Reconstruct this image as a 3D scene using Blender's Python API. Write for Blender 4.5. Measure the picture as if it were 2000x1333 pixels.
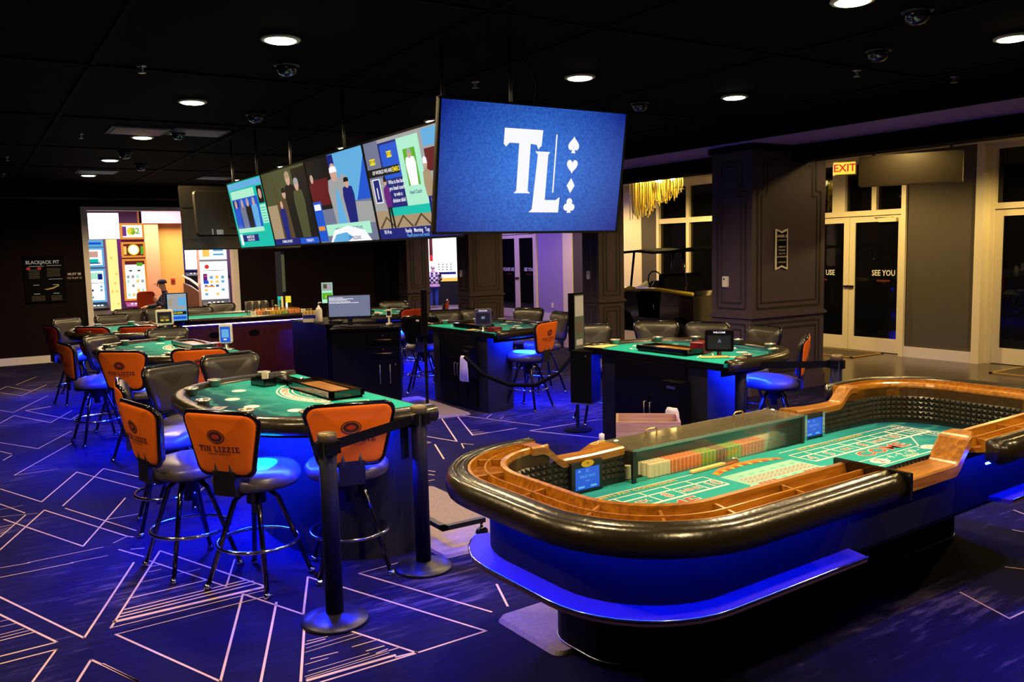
import bpy, math, random
from mathutils import Vector, Matrix
for o in list(bpy.data.objects): bpy.data.objects.remove(o)
SC = bpy.context.scene
COL = SC.collection
R = math.radians
PI = math.pi
rnd = random.Random(7)

# ---------------------------------------------------------------- camera
CAM_H = 1.9
cam_d = bpy.data.cameras.new('camera')
cam_d.sensor_width = 36.0
cam_d.lens = 1659.59 / 2000 * 36.0
cam_d.clip_start = 0.05
cam = bpy.data.objects.new('camera', cam_d)
COL.objects.link(cam)
_r, _d, _f = (0.8407, -0.5411, -0.0234), (-0.0767, -0.0762, -0.9941), (0.5361, 0.8375, -0.1055)
_m = Matrix(((_r[0], -_d[0], -_f[0]), (_r[1], -_d[1], -_f[1]), (_r[2], -_d[2], -_f[2])))
_m = _m.to_quaternion().to_matrix().to_4x4()
_m.translation = (0, 0, CAM_H)
cam.matrix_world = _m
SC.camera = cam

# ---------------------------------------------------------------- world, exposure
SC.view_settings.view_transform = 'Standard'
SC.view_settings.look = 'None'
SC.view_settings.gamma = 1.0
SC.view_settings.use_curve_mapping = False
SC.view_settings.exposure = 0.0
SC.cycles.use_denoising = True
SC.cycles.max_bounces = 6
SC.cycles.sample_clamp_indirect = 6.0
w = bpy.data.worlds.new('night')
SC.world = w
w.use_nodes = True
w.node_tree.nodes['Background'].inputs[0].default_value = (0.02, 0.03, 0.06, 1)
w.node_tree.nodes['Background'].inputs[1].default_value = 0.02

WARM = (1.0, 0.72, 0.36)
LED = (0.003, 0.014, 1.0)
CEIL = 3.325
DOWN_W = 185.0
LED_S = 3400.0

def lamp(name, kind, loc, power, color, size=0.1, spot=None, rot=(0, 0, 0), blend=0.6, size_y=None):
    l = bpy.data.lights.new(name, kind)
    l.energy = power
    l.color = color
    if kind == 'AREA':
        l.size = size
        if size_y: l.shape = 'RECTANGLE'; l.size_y = size_y
    else:
        l.shadow_soft_size = size
    if kind == 'SPOT':
        l.spot_size = R(spot); l.spot_blend = blend
    o = bpy.data.objects.new(name, l)
    o.location = loc; o.rotation_euler = rot
    COL.objects.link(o)
    return o

DOWNLIGHTS = [(1.86, 5.63), (1.86, 8.19), (1.86, 10.76), (1.86, 13.35), (1.86, 15.82), (4.5, 3.24), (4.4, 5.74), (4.4, 8.3), (4.4, 10.85),
              (4.4, 13.43), (4.4, 15.96), (6.35, 3.27), (6.32, 5.83)]
DOWNLIGHTS_BEHIND = [(1.86, 3.07), (1.86, 0.51), (4.45, 0.7), (-0.7, 3.07), (-0.7, 5.63), (6.35, 0.7)]
for x, y in DOWNLIGHTS + DOWNLIGHTS_BEHIND:
    lamp('downlight_lamp', 'SPOT', (x, y, CEIL - 0.11), DOWN_W, WARM, 0.06, 155, blend=0.5)
LOBBY_LIGHTS = [(9.95, 6.4), (11.9, 5.3), (11.3, 8.9), (11.5, 12.6), (11.5, 15.6)]
for x, y in LOBBY_LIGHTS:
    lamp('lobby_lamp', 'SPOT', (x, y, 3.23), 48 if x < 10 else 270, (1.0, 0.68, 0.22), 0.06, 165, blend=0.4)
# slot hall beyond the openings (its own ceiling panels)
lamp('slot_hall_lamp', 'AREA', (3.6, 20.9, 3.25), 260, (1.0, 0.66, 0.4), 2.4, size_y=1.4)
lamp('slot_hall_lamp', 'AREA', (5.4, 24.0, 3.25), 160, (0.9, 0.75, 1.0), 2.0, size_y=1.4)
lamp('slot_hall_lamp', 'AREA', (13.2, 24.6, 3.25), 170, (0.8, 0.65, 1.0), 2.0, size_y=1.4)
# glow from the next table, beyond the right-hand frame edge
lamp('neighbour_table_lamp', 'SPOT', (3.85, 1.6, 0.85), 40, LED, 0.03, 110, blend=1.0)
# violet wash in the corridor by the far entrance
lamp('corridor_lamp', 'AREA', (11.4, 17.4, 3.25), 60, (0.42, 0.26, 1.0), 1.2, size_y=1.2)
lamp('corridor_lamp', 'AREA', (11.6, 20.2, 3.25), 80, (0.42, 0.24, 1.0), 1.2, size_y=1.2)
# ---------------------------------------------------------------- materials
def _mat(name):
    m = bpy.data.materials.new(name); m.use_nodes = True
    nt = m.node_tree
    return m, nt, nt.nodes['Principled BSDF']
def mat(name, col, rough=0.5, metal=0.0, spec=0.5, coat=0.0, noise=0.0, nscale=20.0, bump=0.0):
    m, nt, b = _mat(name)
    b.inputs['Base Color'].default_value = (*col, 1)
    b.inputs['Roughness'].default_value = rough
    b.inputs['Metallic'].default_value = metal
    b.inputs['Specular IOR Level'].default_value = spec
    b.inputs['Coat Weight'].default_value = coat
    if noise or bump:
        tc = nt.nodes.new('ShaderNodeTexCoord')
        n = nt.nodes.new('ShaderNodeTexNoise'); n.inputs['Scale'].default_value = nscale; n.inputs['Detail'].default_value = 4
        nt.links.new(tc.outputs['Object'], n.inputs['Vector'])
        if noise:
            mx = nt.nodes.new('ShaderNodeMix'); mx.data_type = 'RGBA'
            mx.inputs[6].default_value = (*[c * (1 - noise) for c in col], 1)
            mx.inputs[7].default_value = (*[min(1, c * (1 + noise)) for c in col], 1)
            nt.links.new(n.outputs['Fac'], mx.inputs[0]); nt.links.new(mx.outputs[2], b.inputs['Base Color'])
        if bump:
            bp = nt.nodes.new('ShaderNodeBump'); bp.inputs['Strength'].default_value = bump; bp.inputs['Distance'].default_value = 0.004
            nt.links.new(n.outputs['Fac'], bp.inputs['Height']); nt.links.new(bp.outputs['Normal'], b.inputs['Normal'])
    return m
def emi(name, col, s=1.0):
    m, nt, b = _mat(name)
    b.inputs['Base Color'].default_value = (0.01, 0.01, 0.01, 1)
    b.inputs['Roughness'].default_value = 0.3
    b.inputs['Emission Color'].default_value = (*col, 1)
    b.inputs['Emission Strength'].default_value = s
    return m
def wood(name, c1, c2, scale=(2, 2, 2), rough=0.3, stretch='X'):
    m, nt, b = _mat(name)
    tc = nt.nodes.new('ShaderNodeTexCoord'); mp = nt.nodes.new('ShaderNodeMapping')
    mp.inputs['Scale'].default_value = (1.2, 14, 14) if stretch == 'X' else (14, 14, 1.2)
    n = nt.nodes.new('ShaderNodeTexNoise'); n.inputs['Scale'].default_value = 3; n.inputs['Detail'].default_value = 6; n.inputs['Distortion'].default_value = 0.6
    cr = nt.nodes.new('ShaderNodeValToRGB')
    cr.color_ramp.elements[0].position = 0.32; cr.color_ramp.elements[0].color = (*c1, 1)
    cr.color_ramp.elements[1].position = 0.7; cr.color_ramp.elements[1].color = (*c2, 1)
    nt.links.new(tc.outputs['Object'], mp.inputs[0]); nt.links.new(mp.outputs[0], n.inputs['Vector'])
    nt.links.new(n.outputs['Fac'], cr.inputs[0]); nt.links.new(cr.outputs[0], b.inputs['Base Color'])
    b.inputs['Roughness'].default_value = rough
    b.inputs['Coat Weight'].default_value = 0.35; b.inputs['Coat Roughness'].default_value = 0.15
    return m
def acrylic(name, tint=(0.9, 0.88, 0.8), haze=0.1):
    m, nt, b = _mat(name)
    nt.nodes.remove(b)
    out = nt.nodes['Material Output']
    t = nt.nodes.new('ShaderNodeBsdfTransparent'); t.inputs[0].default_value = (*tint, 1)
    g = nt.nodes.new('ShaderNodeBsdfGlossy'); g.inputs['Roughness'].default_value = 0.06; g.inputs[0].default_value = (1, 1, 1, 1)
    d = nt.nodes.new('ShaderNodeBsdfDiffuse'); d.inputs[0].default_value = (0.75, 0.68, 0.45, 1)
    fr = nt.nodes.new('ShaderNodeFresnel'); fr.inputs[0].default_value = 1.25
    m1 = nt.nodes.new('ShaderNodeMixShader'); m1.inputs[0].default_value = haze
    m2 = nt.nodes.new('ShaderNodeMixShader')
    nt.links.new(t.outputs[0], m1.inputs[1]); nt.links.new(d.outputs[0], m1.inputs[2])
    nt.links.new(fr.outputs[0], m2.inputs[0]); nt.links.new(m1.outputs[0], m2.inputs[1]); nt.links.new(g.outputs[0], m2.inputs[2])
    nt.links.new(m2.outputs[0], out.inputs['Surface'])
    return m
def carpet_mat():
    m, nt, b = _mat('carpet_navy')
    tc = nt.nodes.new('ShaderNodeTexCoord')
    mp = nt.nodes.new('ShaderNodeMapping'); mp.inputs['Rotation'].default_value = (0, 0, R(-38)); mp.inputs['Scale'].default_value = (2.2, 14, 1)
    n = nt.nodes.new('ShaderNodeTexNoise'); n.inputs['Scale'].default_value = 1.5; n.inputs['Detail'].default_value = 5; n.inputs['Roughness'].default_value = 0.7
    n2 = nt.nodes.new('ShaderNodeTexNoise'); n2.inputs['Scale'].default_value = 0.55; n2.inputs['Detail'].default_value = 2
    mul = nt.nodes.new('ShaderNodeMath'); mul.operation = 'MULTIPLY'
    cr = nt.nodes.new('ShaderNodeValToRGB')
    e = cr.color_ramp.elements
    e[0].position = 0.22; e[0].color = (0.0045, 0.0035, 0.028, 1)
    e[1].position = 0.40; e[1].color = (0.075, 0.058, 0.115, 1)
    c = e.new(0.30); c.color = (0.008, 0.006, 0.042, 1)
    nt.links.new(tc.outputs['Object'], mp.inputs[0]); nt.links.new(mp.outputs[0], n.inputs['Vector'])
    nt.links.new(tc.outputs['Object'], n2.inputs['Vector'])
    nt.links.new(n.outputs['Fac'], mul.inputs[0]); nt.links.new(n2.outputs['Fac'], mul.inputs[1])
    nt.links.new(mul.outputs[0], cr.inputs[0]); nt.links.new(cr.outputs[0], b.inputs['Base Color'])
    b.inputs['Roughness'].default_value = 0.95; b.inputs['Specular IOR Level'].default_value = 0.1
    return m
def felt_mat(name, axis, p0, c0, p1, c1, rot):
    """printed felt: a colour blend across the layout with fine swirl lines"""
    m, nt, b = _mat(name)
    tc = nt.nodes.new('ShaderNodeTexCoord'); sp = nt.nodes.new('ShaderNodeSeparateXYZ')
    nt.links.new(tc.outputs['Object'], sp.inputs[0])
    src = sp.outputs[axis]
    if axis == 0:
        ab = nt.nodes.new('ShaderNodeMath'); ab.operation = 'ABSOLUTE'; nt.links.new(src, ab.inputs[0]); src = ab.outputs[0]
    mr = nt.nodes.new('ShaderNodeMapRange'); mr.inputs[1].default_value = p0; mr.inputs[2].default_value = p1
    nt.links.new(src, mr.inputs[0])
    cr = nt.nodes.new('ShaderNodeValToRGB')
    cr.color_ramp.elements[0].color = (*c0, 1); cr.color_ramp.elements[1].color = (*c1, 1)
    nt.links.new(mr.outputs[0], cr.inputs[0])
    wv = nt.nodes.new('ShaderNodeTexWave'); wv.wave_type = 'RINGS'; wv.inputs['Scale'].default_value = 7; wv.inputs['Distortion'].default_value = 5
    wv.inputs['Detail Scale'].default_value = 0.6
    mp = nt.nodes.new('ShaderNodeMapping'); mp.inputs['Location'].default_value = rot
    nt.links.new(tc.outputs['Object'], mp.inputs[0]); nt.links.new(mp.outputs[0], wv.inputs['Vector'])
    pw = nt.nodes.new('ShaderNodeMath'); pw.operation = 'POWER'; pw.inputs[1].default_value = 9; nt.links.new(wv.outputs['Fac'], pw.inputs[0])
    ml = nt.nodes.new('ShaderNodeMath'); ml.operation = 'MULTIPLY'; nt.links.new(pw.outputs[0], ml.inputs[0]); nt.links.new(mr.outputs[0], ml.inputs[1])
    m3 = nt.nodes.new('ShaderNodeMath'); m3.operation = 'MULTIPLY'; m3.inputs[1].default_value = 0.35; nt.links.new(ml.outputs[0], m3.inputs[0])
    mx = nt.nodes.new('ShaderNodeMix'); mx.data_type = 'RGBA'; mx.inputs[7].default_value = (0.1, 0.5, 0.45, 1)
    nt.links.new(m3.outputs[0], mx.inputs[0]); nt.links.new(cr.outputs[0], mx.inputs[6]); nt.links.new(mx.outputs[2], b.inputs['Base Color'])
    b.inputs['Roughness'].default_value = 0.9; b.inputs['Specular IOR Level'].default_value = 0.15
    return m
def rubber_mat():
    """dark rubber wall with rows of small pyramids (surface pattern, as bump)"""
    m, nt, b = _mat('pyramid_rubber')
    b.inputs['Base Color'].default_value = (0.02, 0.016, 0.012, 1); b.inputs['Roughness'].default_value = 0.35
    return m
def floor_wood_mat():
    m, nt, b = _mat('dark_plank_floor')
    tc = nt.nodes.new('ShaderNodeTexCoord'); br = nt.nodes.new('ShaderNodeTexBrick')
    br.inputs['Scale'].default_value = 1.0; br.inputs['Mortar Size'].default_value = 0.006; br.inputs['Brick Width'].default_value = 1.3; br.inputs['Row Height'].default_value = 0.17
    br.inputs['Color1'].default_value = (0.06, 0.042, 0.03, 1); br.inputs['Color2'].default_value = (0.085, 0.06, 0.045, 1); br.inputs['Mortar'].default_value = (0.02, 0.015, 0.01, 1)
    nt.links.new(tc.outputs['Object'], br.inputs['Vector']); nt.links.new(br.outputs['Color'], b.inputs['Base Color'])
    b.inputs['Roughness'].default_value = 0.22
    return m

M_ = dict(
    vinyl=mat('black_vinyl', (0.024, 0.02, 0.013), 0.33, spec=0.6, bump=0.15, nscale=60),
    seat=mat('charcoal_vinyl_seat', (0.07, 0.06, 0.055), 0.32, spec=0.5),
    pad=mat('black_leather_armrest', (0.016, 0.012, 0.006), 0.25, spec=0.7, bump=0.35, nscale=45),
    orange=mat('orange_vinyl', (0.72, 0.135, 0.004), 0.6, spec=0.25, noise=0.05, nscale=8),
    redorange=mat('rust_red_vinyl', (0.45, 0.045, 0.006), 0.6, spec=0.25),
    gloss=mat('gloss_black_metal', (0.003, 0.003, 0.004), 0.12, spec=0.8, coat=0.5),
    satin=mat('satin_black_metal', (0.004, 0.004, 0.006), 0.4, spec=0.6),
    black=mat('black_laminate', (0.0025, 0.002, 0.003), 0.5, spec=0.07),
    matte=mat('matte_black', (0.0022, 0.0022, 0.0026), 0.85, spec=0.08),
    cup=mat('satin_nickel', (0.6, 0.56, 0.5), 0.28, metal=0.85), chrome=mat('chrome', (0.75, 0.75, 0.78), 0.12, metal=1.0),
    steel=mat('brushed_steel', (0.5, 0.48, 0.45), 0.3, metal=1.0),
    brass=mat('brass', (0.7, 0.5, 0.18), 0.25, metal=1.0),
    ink=mat('dark_print', (0.045, 0.012, 0.01), 0.6),
    inkred=mat('red_print', (0.42, 0.03, 0.015), 0.6),
    white=mat('white_print', (0.8, 0.8, 0.76), 0.7),
    cream=mat('cream_paint', (0.8, 0.72, 0.52), 0.5),
    trim=mat('white_trim_paint', (0.75, 0.7, 0.66), 0.5),
    taupe=mat('taupe_wallcovering', (0.07, 0.058, 0.045), 0.75, noise=0.12, nscale=160),
    pillar=mat('charcoal_millwork', (0.055, 0.038, 0.052), 0.6, spec=0.25, noise=0.08, nscale=120),
    groove=mat('pillar_groove', (0.004, 0.003, 0.004), 0.6),
    darkwall=mat('dark_brown_wall', (0.009, 0.005, 0.005), 0.9, spec=0.1),
    ceiling=mat('black_ceiling', (0.003, 0.003, 0.003), 0.9, spec=0.05),
    soffit=mat('mauve_soffit', (0.5, 0.33, 0.55), 0.7),
    lobbyceil=mat('lobby_ceiling_white', (0.62, 0.58, 0.5), 0.8),
    railwood=wood('amber_rail_wood', (0.2, 0.062, 0.004), (0.46, 0.19, 0.012)),
    redwood=wood('red_brown_wood', (0.03, 0.004, 0.004), (0.06, 0.009, 0.008), stretch='Z'),
    paleply=wood('pale_plywood', (0.42, 0.24, 0.16), (0.55, 0.36, 0.25)),
    bodyblue=mat('table_skirt_laminate', (0.009, 0.009, 0.012), 0.7, spec=0.2),
    ledge=mat('drink_ledge_laminate', (0.05, 0.025, 0.09), 0.55, spec=0.3),
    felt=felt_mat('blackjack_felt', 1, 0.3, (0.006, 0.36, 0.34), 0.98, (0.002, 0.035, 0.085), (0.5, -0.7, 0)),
    craps=felt_mat('craps_felt', 0, 0.75, (0.02, 0.33, 0.34), 1.62, (0.003, 0.1, 0.17), (0.3, -0.2, 0)),
    rubber=rubber_mat(),
    acrylic=acrylic('clear_acrylic', (0.99, 0.985, 0.95), 0.01),
    acrylicedge=acrylic('acrylic_cover', (0.96, 0.94, 0.84), 0.12),
    glass=mat('night_window_glass', (0.003, 0.003, 0.004), 0.03, spec=0.5),
    dome=mat('smoked_dome', (0.01, 0.01, 0.014), 0.04, spec=0.9, coat=1.0),
    tvback=mat('television_back_plastic', (0.012, 0.009, 0.005), 0.45),
    bezel=mat('black_bezel', (0.008, 0.008, 0.008), 0.3),
    mat_grey=mat('grey_mauve_floor_mat', (0.22, 0.17, 0.2), 0.85, noise=0.3, nscale=40),
    towel=mat('white_towel', (0.72, 0.68, 0.66), 0.9),
    card=mat('white_card', (0.85, 0.82, 0.7), 0.6),
    paper=mat('yellow_paper', (0.7, 0.55, 0.2), 0.7),
    skin=mat('skin', (0.6, 0.33, 0.24), 0.55),
    navy=mat('navy_cloth', (0.03, 0.028, 0.08), 0.85),
    denim=mat('blue_denim', (0.02, 0.05, 0.32), 0.85),
    hair=mat('white_hair', (0.75, 0.68, 0.66), 0.8),
    tan=mat('tan_wall', (0.72, 0.42, 0.12), 0.8),
    tan2=mat('salmon_wall', (0.62, 0.34, 0.22), 0.8),
    mauve=mat('mauve_wall', (0.5, 0.27, 0.52), 0.8),
    violet=mat('grey_violet_wall', (0.32, 0.25, 0.5), 0.8),
    purple=mat('purple_cabinet', (0.16, 0.02, 0.3), 0.3),
    silver=mat('silver_cabinet', (0.55, 0.52, 0.55), 0.3, metal=0.6),
    led=emi('blue_led_strip', LED, LED_S), led_rail=emi('blue_led_rail_strip', LED, 420), led_dim=emi('blue_led_thin_strip', (.05, .06, 1.0), 120),
    bulb=emi('warm_lamp_diffuser', (1.0, 0.8, 0.45), 22),
    e_white=emi('screen_white', (0.95, 0.95, 1.0), 1.0),
    e_glow=emi('bright_sign_white', (1.0, 0.95, 1.0), 2.2),
    e_blue=emi('screen_blue', (0.006, 0.09, 0.62), 1.0),
    e_sky=emi('screen_light_blue', (0.12, 0.42, 0.75), 1.0),
    e_navy=emi('screen_navy', (0.006, 0.012, 0.18), 1.0),
    e_teal=emi('screen_teal', (0.0, 0.52, 0.42), 1.0),
    e_mint=emi('screen_mint', (0.42, 0.85, 0.62), 1.0),
    e_green=emi('screen_green', (0.09, 0.42, 0.02), 1.0),
    e_yellow=emi('screen_yellow', (0.9, 0.72, 0.03), 1.0),
    e_amber=emi('screen_amber', (1.0, 0.6, 0.12), 1.0),
    e_orange=emi('screen_orange', (0.8, 0.28, 0.03), 1.0),
    e_red=emi('screen_red', (0.75, 0.03, 0.03), 1.0),
    e_maroon=emi('screen_maroon', (0.12, 0.006, 0.012), 1.0),
    e_black=emi('screen_black', (0.003, 0.004, 0.006), 1.0),
    e_grey=emi('screen_grey', (0.16, 0.18, 0.28), 1.0),
    e_stone=emi('screen_stone', (0.35, 0.36, 0.36), 1.0),
    e_olive=emi('screen_olive', (0.07, 0.075, 0.03), 1.0),
    e_brown=emi('screen_brown', (0.09, 0.055, 0.025), 1.0),
    e_tan=emi('screen_tan', (0.4, 0.29, 0.17), 1.0),
    e_skin=emi('screen_skin', (0.62, 0.36, 0.27), 1.0),
    e_purple=emi('screen_purple', (0.13, 0.01, 0.2), 1.0),
    e_exit=emi('exit_sign_face', (1.0, 0.5, 0.04), 1.6),
    e_pearl=emi('screen_pearl', (1.0, 0.93, 0.8), 1.6),
)
def mats(*k): return [M_[x] for x in k]
M_['carpet'] = carpet_mat()
M_['carpetline'] = mat('carpet_gold_line', (0.6, 0.42, 0.24), 0.95, spec=0.1)
M_['plank'] = floor_wood_mat()
def tl_mat():
    m, nt, b = _mat('logo_screen_blue')
    tc = nt.nodes.new('ShaderNodeTexCoord')
    n = nt.nodes.new('ShaderNodeTexNoise'); n.inputs['Scale'].default_value = 60; n.inputs['Detail'].default_value = 6; n.inputs['Roughness'].default_value = 0.8
    g = nt.nodes.new('ShaderNodeTexGradient'); g.gradient_type = 'SPHERICAL'
    mp = nt.nodes.new('ShaderNodeMapping'); mp.inputs['Scale'].default_value = (1.1, 1.0, 1.5)
    nt.links.new(tc.outputs['Object'], mp.inputs[0]); nt.links.new(mp.outputs[0], g.inputs[0]); nt.links.new(tc.outputs['Object'], n.inputs['Vector'])
    c1 = nt.nodes.new('ShaderNodeValToRGB')
    c1.color_ramp.elements[0].color = (0.003, 0.014, 0.26, 1); c1.color_ramp.elements[1].color = (0.03, 0.2, 0.92, 1)
    nt.links.new(g.outputs['Fac'], c1.inputs[0])
    mx = nt.nodes.new('ShaderNodeMix'); mx.data_type = 'RGBA'; mx.blend_type = 'MULTIPLY'; mx.inputs[0].default_value = 1.0
    cr = nt.nodes.new('ShaderNodeValToRGB'); cr.color_ramp.elements[0].position = 0.32; cr.color_ramp.elements[0].color = (0.45, 0.45, 0.6, 1)
    cr.color_ramp.elements[1].position = 0.68; cr.color_ramp.elements[1].color = (2.4, 1.7, 1.15, 1)
    nt.links.new(n.outputs['Fac'], cr.inputs[0]); nt.links.new(c1.outputs[0], mx.inputs[6]); nt.links.new(cr.outputs[0], mx.inputs[7])
    nt.links.new(mx.outputs[2], b.inputs['Emission Color']); b.inputs['Emission Strength'].default_value = 1.0
    b.inputs['Base Color'].default_value = (0.01, 0.01, 0.01, 1)
    return m
M_['tl'] = tl_mat()

# ---------------------------------------------------------------- mesh builder
_tc = {}
def text_geo(s, bold=0.0):
    k = (s, bold)
    if k not in _tc:
        cu = bpy.data.curves.new('t', 'FONT'); cu.body = s; cu.size = 1.0; cu.offset = bold; cu.resolution_u = 2
        cu.align_x = 'CENTER'; cu.align_y = 'CENTER'
        o = bpy.data.objects.new('t', cu); COL.objects.link(o)
        me = bpy.data.meshes.new_from_object(o.evaluated_get(bpy.context.evaluated_depsgraph_get()))
        _tc[k] = ([tuple(v.co) for v in me.vertices], [tuple(p.vertices) for p in me.polygons])
        bpy.data.objects.remove(o); bpy.data.curves.remove(cu); bpy.data.meshes.remove(me)
    return _tc[k]
def circ(r, n, cx=0, cy=0, rx=None):
    return [(cx + (rx or r) * math.cos(2 * PI * i / n), cy + r * math.sin(2 * PI * i / n)) for i in range(n)]
def rrect(x0, y0, x1, y1, r, n=5):
    out = []
    for cx, cy, a in ((x1 - r, y1 - r, 0), (x0 + r, y1 - r, 90), (x0 + r, y0 + r, 180), (x1 - r, y0 + r, 270)):
        for i in range(n + 1):
            t = R(a + 90 * i / n); out.append((cx + r * math.cos(t), cy + r * math.sin(t)))
    return out
# slab-serif strokes for the seat-back lettering, on a 1 high cell
SLAB = {'T': (0.9, [(0, .78, .9, 1), (0, .6, .14, 1), (.76, .6, .9, 1), (.34, 0, .56, 1), (.22, 0, .68, .14)]),
        'I': (0.5, [(.14, 0, .36, 1), (0, 0, .5, .14), (0, .86, .5, 1)]),
        'N': (1.0, [(.1, 0, .28, 1), (.72, 0, .9, 1), (0, 0, .38, .12), (.62, .88, 1, 1), (0, .88, .3, 1), 'N']),
        'L': (0.8, [(.12, 0, .34, 1), (0, .86, .46, 1), (0, 0, .8, .16), (.66, 0, .8, .38)]),
        'Z': (0.8, [(.04, .84, .76, 1), (.04, 0, .76, .16), (.04, .68, .16, 1), (.64, 0, .76, .32), 'Z']),
        'E': (0.8, [(.12, 0, .34, 1), (0, .86, .78, 1), (0, 0, .78, .14), (.34, .44, .6, .57), (.65, .66, .78, 1), (.65, 0, .78, .34)])}
class MB:
    def __init__(s): s.v = []; s.f = []; s.m = []; s.s = []
    def add(s, vs, fs, mi=0, sm=False, T=None):
        n = len(s.v)
        s.v += [tuple(T @ Vector(v)) for v in vs] if T is not None else [tuple(v) for v in vs]
        for f in fs: s.f.append(tuple(i + n for i in f)); s.m.append(mi); s.s.append(sm)
        return s
    def box(s, lo, hi, mi=0, T=None):
        x0, y0, z0 = lo; x1, y1, z1 = hi
        return s.add([(x0, y0, z0), (x1, y0, z0), (x1, y1, z0), (x0, y1, z0), (x0, y0, z1), (x1, y0, z1), (x1, y1, z1), (x0, y1, z1)],
                     [(0, 3, 2, 1), (4, 5, 6, 7), (0, 1, 5, 4), (1, 2, 6, 5), (2, 3, 7, 6), (3, 0, 4, 7)], mi, False, T)
    def prism(s, poly, z0, z1, mi=0, T=None, sm=False, ch=0.0):
        """closed 2-d outline extruded from z0 to z1, its top edge chamfered by ch"""
        n = len(poly)
        lv = [(poly, z0)]
        if ch:
            cx = sum(p[0] for p in poly) / n; cy = sum(p[1] for p in poly) / n
            ins = []
            for x, y in poly:
                d = math.hypot(x - cx, y - cy) or 1
                ins.append((x - (x - cx) / d * ch, y - (y - cy) / d * ch))
            lv += [(poly, z1 - ch), (ins, z1)]
        else: lv += [(poly, z1)]
        vs = [(x, y, z) for P, z in lv for x, y in P]
        fs = [tuple(range(n))[::-1], tuple(range((len(lv) - 1) * n, len(lv) * n))]
        s.add(vs, fs, mi, False, T); k = len(s.v) - len(vs)
        for l in range(len(lv) - 1):
            for i in range(n):
                j = (i + 1) % n
                s.f.append((k + l * n + i, k + l * n + j, k + (l + 1) * n + j, k + (l + 1) * n + i)); s.m.append(mi); s.s.append(sm)
        return s
    def tube(s, pts, r, n=8, closed=False, mi=0, T=None, cap=True):
        pts = [Vector(p) for p in pts]; N = len(pts)
        rs = r if isinstance(r, (list, tuple)) else [r] * N
        vs = []; fs = []; up = None
        for i, p in enumerate(pts):
            a = pts[(i - 1) % N] if (closed or i) else p; b = pts[(i + 1) % N] if (closed or i < N - 1) else p
            t = (b - a).normalized()
            if up is None:
                up = t.orthogonal().normalized()
            up = (up - t * up.dot(t)).normalized(); sd = t.cross(up)
            for k in range(n):
                an = 2 * PI * k / n; vs.append(p + (up * math.cos(an) + sd * math.sin(an)) * rs[i])
        for i in range(N if closed else N - 1):
            j = (i + 1) % N
            for k in range(n):
                l = (k + 1) % n; fs.append((i * n + k, i * n + l, j * n + l, j * n + k))
        if closed and N > 2: pass
        elif cap:
            fs.append(tuple(range(n))[::-1]); fs.append(tuple(range((N - 1) * n, N * n)))
        return s.add(vs, fs, mi, True, T)
    def lathe(s, prof, n=20, mi=0, T=None, sm=True):
        vs = []; fs = []
        for r, z in prof:
            for k in range(n):
                a = 2 * PI * k / n; vs.append((r * math.cos(a), r * math.sin(a), z))
        for i in range(len(prof) - 1):
            for k in range(n):
                l = (k + 1) % n; fs.append((i * n + k, i * n + l, (i + 1) * n + l, (i + 1) * n + k))
        if prof[0][0] > 1e-4: fs.append(tuple(range(n))[::-1])
        if prof[-1][0] > 1e-4: fs.append(tuple(range((len(prof) - 1) * n, len(prof) * n)))
        return s.add(vs, fs, mi, sm, T)
    def loft(s, rings, mi=0, closed=True, cap=True, T=None, sm=True):
        """rings of equal point count; closed rings"""
        n = len(rings[0]); vs = [p for r in rings for p in r]; fs = []
        for i in range(len(rings) - 1):
            for k in range(n if closed else n - 1):
                l = (k + 1) % n; fs.append((i * n + k, i * n + l, (i + 1) * n + l, (i + 1) * n + k))
        if cap and closed:
            fs.append(tuple(range(n))[::-1]); fs.append(tuple(range((len(rings) - 1) * n, len(rings) * n)))
        return s.add(vs, fs, mi, sm, T)
    def poly(s, pts, mi=0, T=None):
        return s.add(pts, [tuple(range(len(pts)))], mi, False, T)
    def flat(s, pts2, F, mi=0, h=0.0):
        """2-d outline laid on the frame F(x, y, h) -> point"""
        return s.add([F(x, y, h) for x, y in pts2], [tuple(range(len(pts2)))], mi)
    def rect(s, x0, y0, x1, y1, F, mi=0, h=0.0):
        return s.flat([(x0, y0), (x1, y0), (x1, y1), (x0, y1)], F, mi, h)
    def line(s, a, b, w, F, mi=0, h=0.0):
        dx, dy = b[0] - a[0], b[1] - a[1]; l = math.hypot(dx, dy) or 1
        nx, ny = -dy / l * w / 2, dx / l * w / 2
        return s.flat([(a[0] + nx, a[1] + ny), (a[0] - nx, a[1] - ny), (b[0] - nx, b[1] - ny), (b[0] + nx, b[1] + ny)], F, mi, h)
    def text(s, t, x, y, size, F, mi=0, h=0.0, bold=0.0, sx=1.0, rot=0.0):
        vs, fs = text_geo(t, bold); c, q = math.cos(rot), math.sin(rot)
        return s.add([F(x + (vx * sx * c - vy * q) * size, y + (vx * sx * q + vy * c) * size, h) for vx, vy, vz in vs], fs, mi)
    def slab(s, t, x, y, size, F, mi=0, h=0.0):
        tot = sum((SLAB[c][0] + .16) if c != ' ' else .45 for c in t) - .16
        cx = x - tot * size / 2
        for c in t:
            if c == ' ': cx += .45 * size; continue
            wd, rr = SLAB[c]
            for q in rr:
                if q == 'N': P = [(.1, 1), (.34, 1), (.9, 0), (.66, 0)]
                elif q == 'Z': P = [(.5, .86), (.76, .86), (.3, .14), (.04, .14)]
                else: P = [(q[0], q[1]), (q[2], q[1]), (q[2], q[3]), (q[0], q[3])]
                s.flat([(cx + a * size, y + (b - .5) * size) for a, b in P], F, mi, h)
            cx += (wd + .16) * size
        return s
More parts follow.
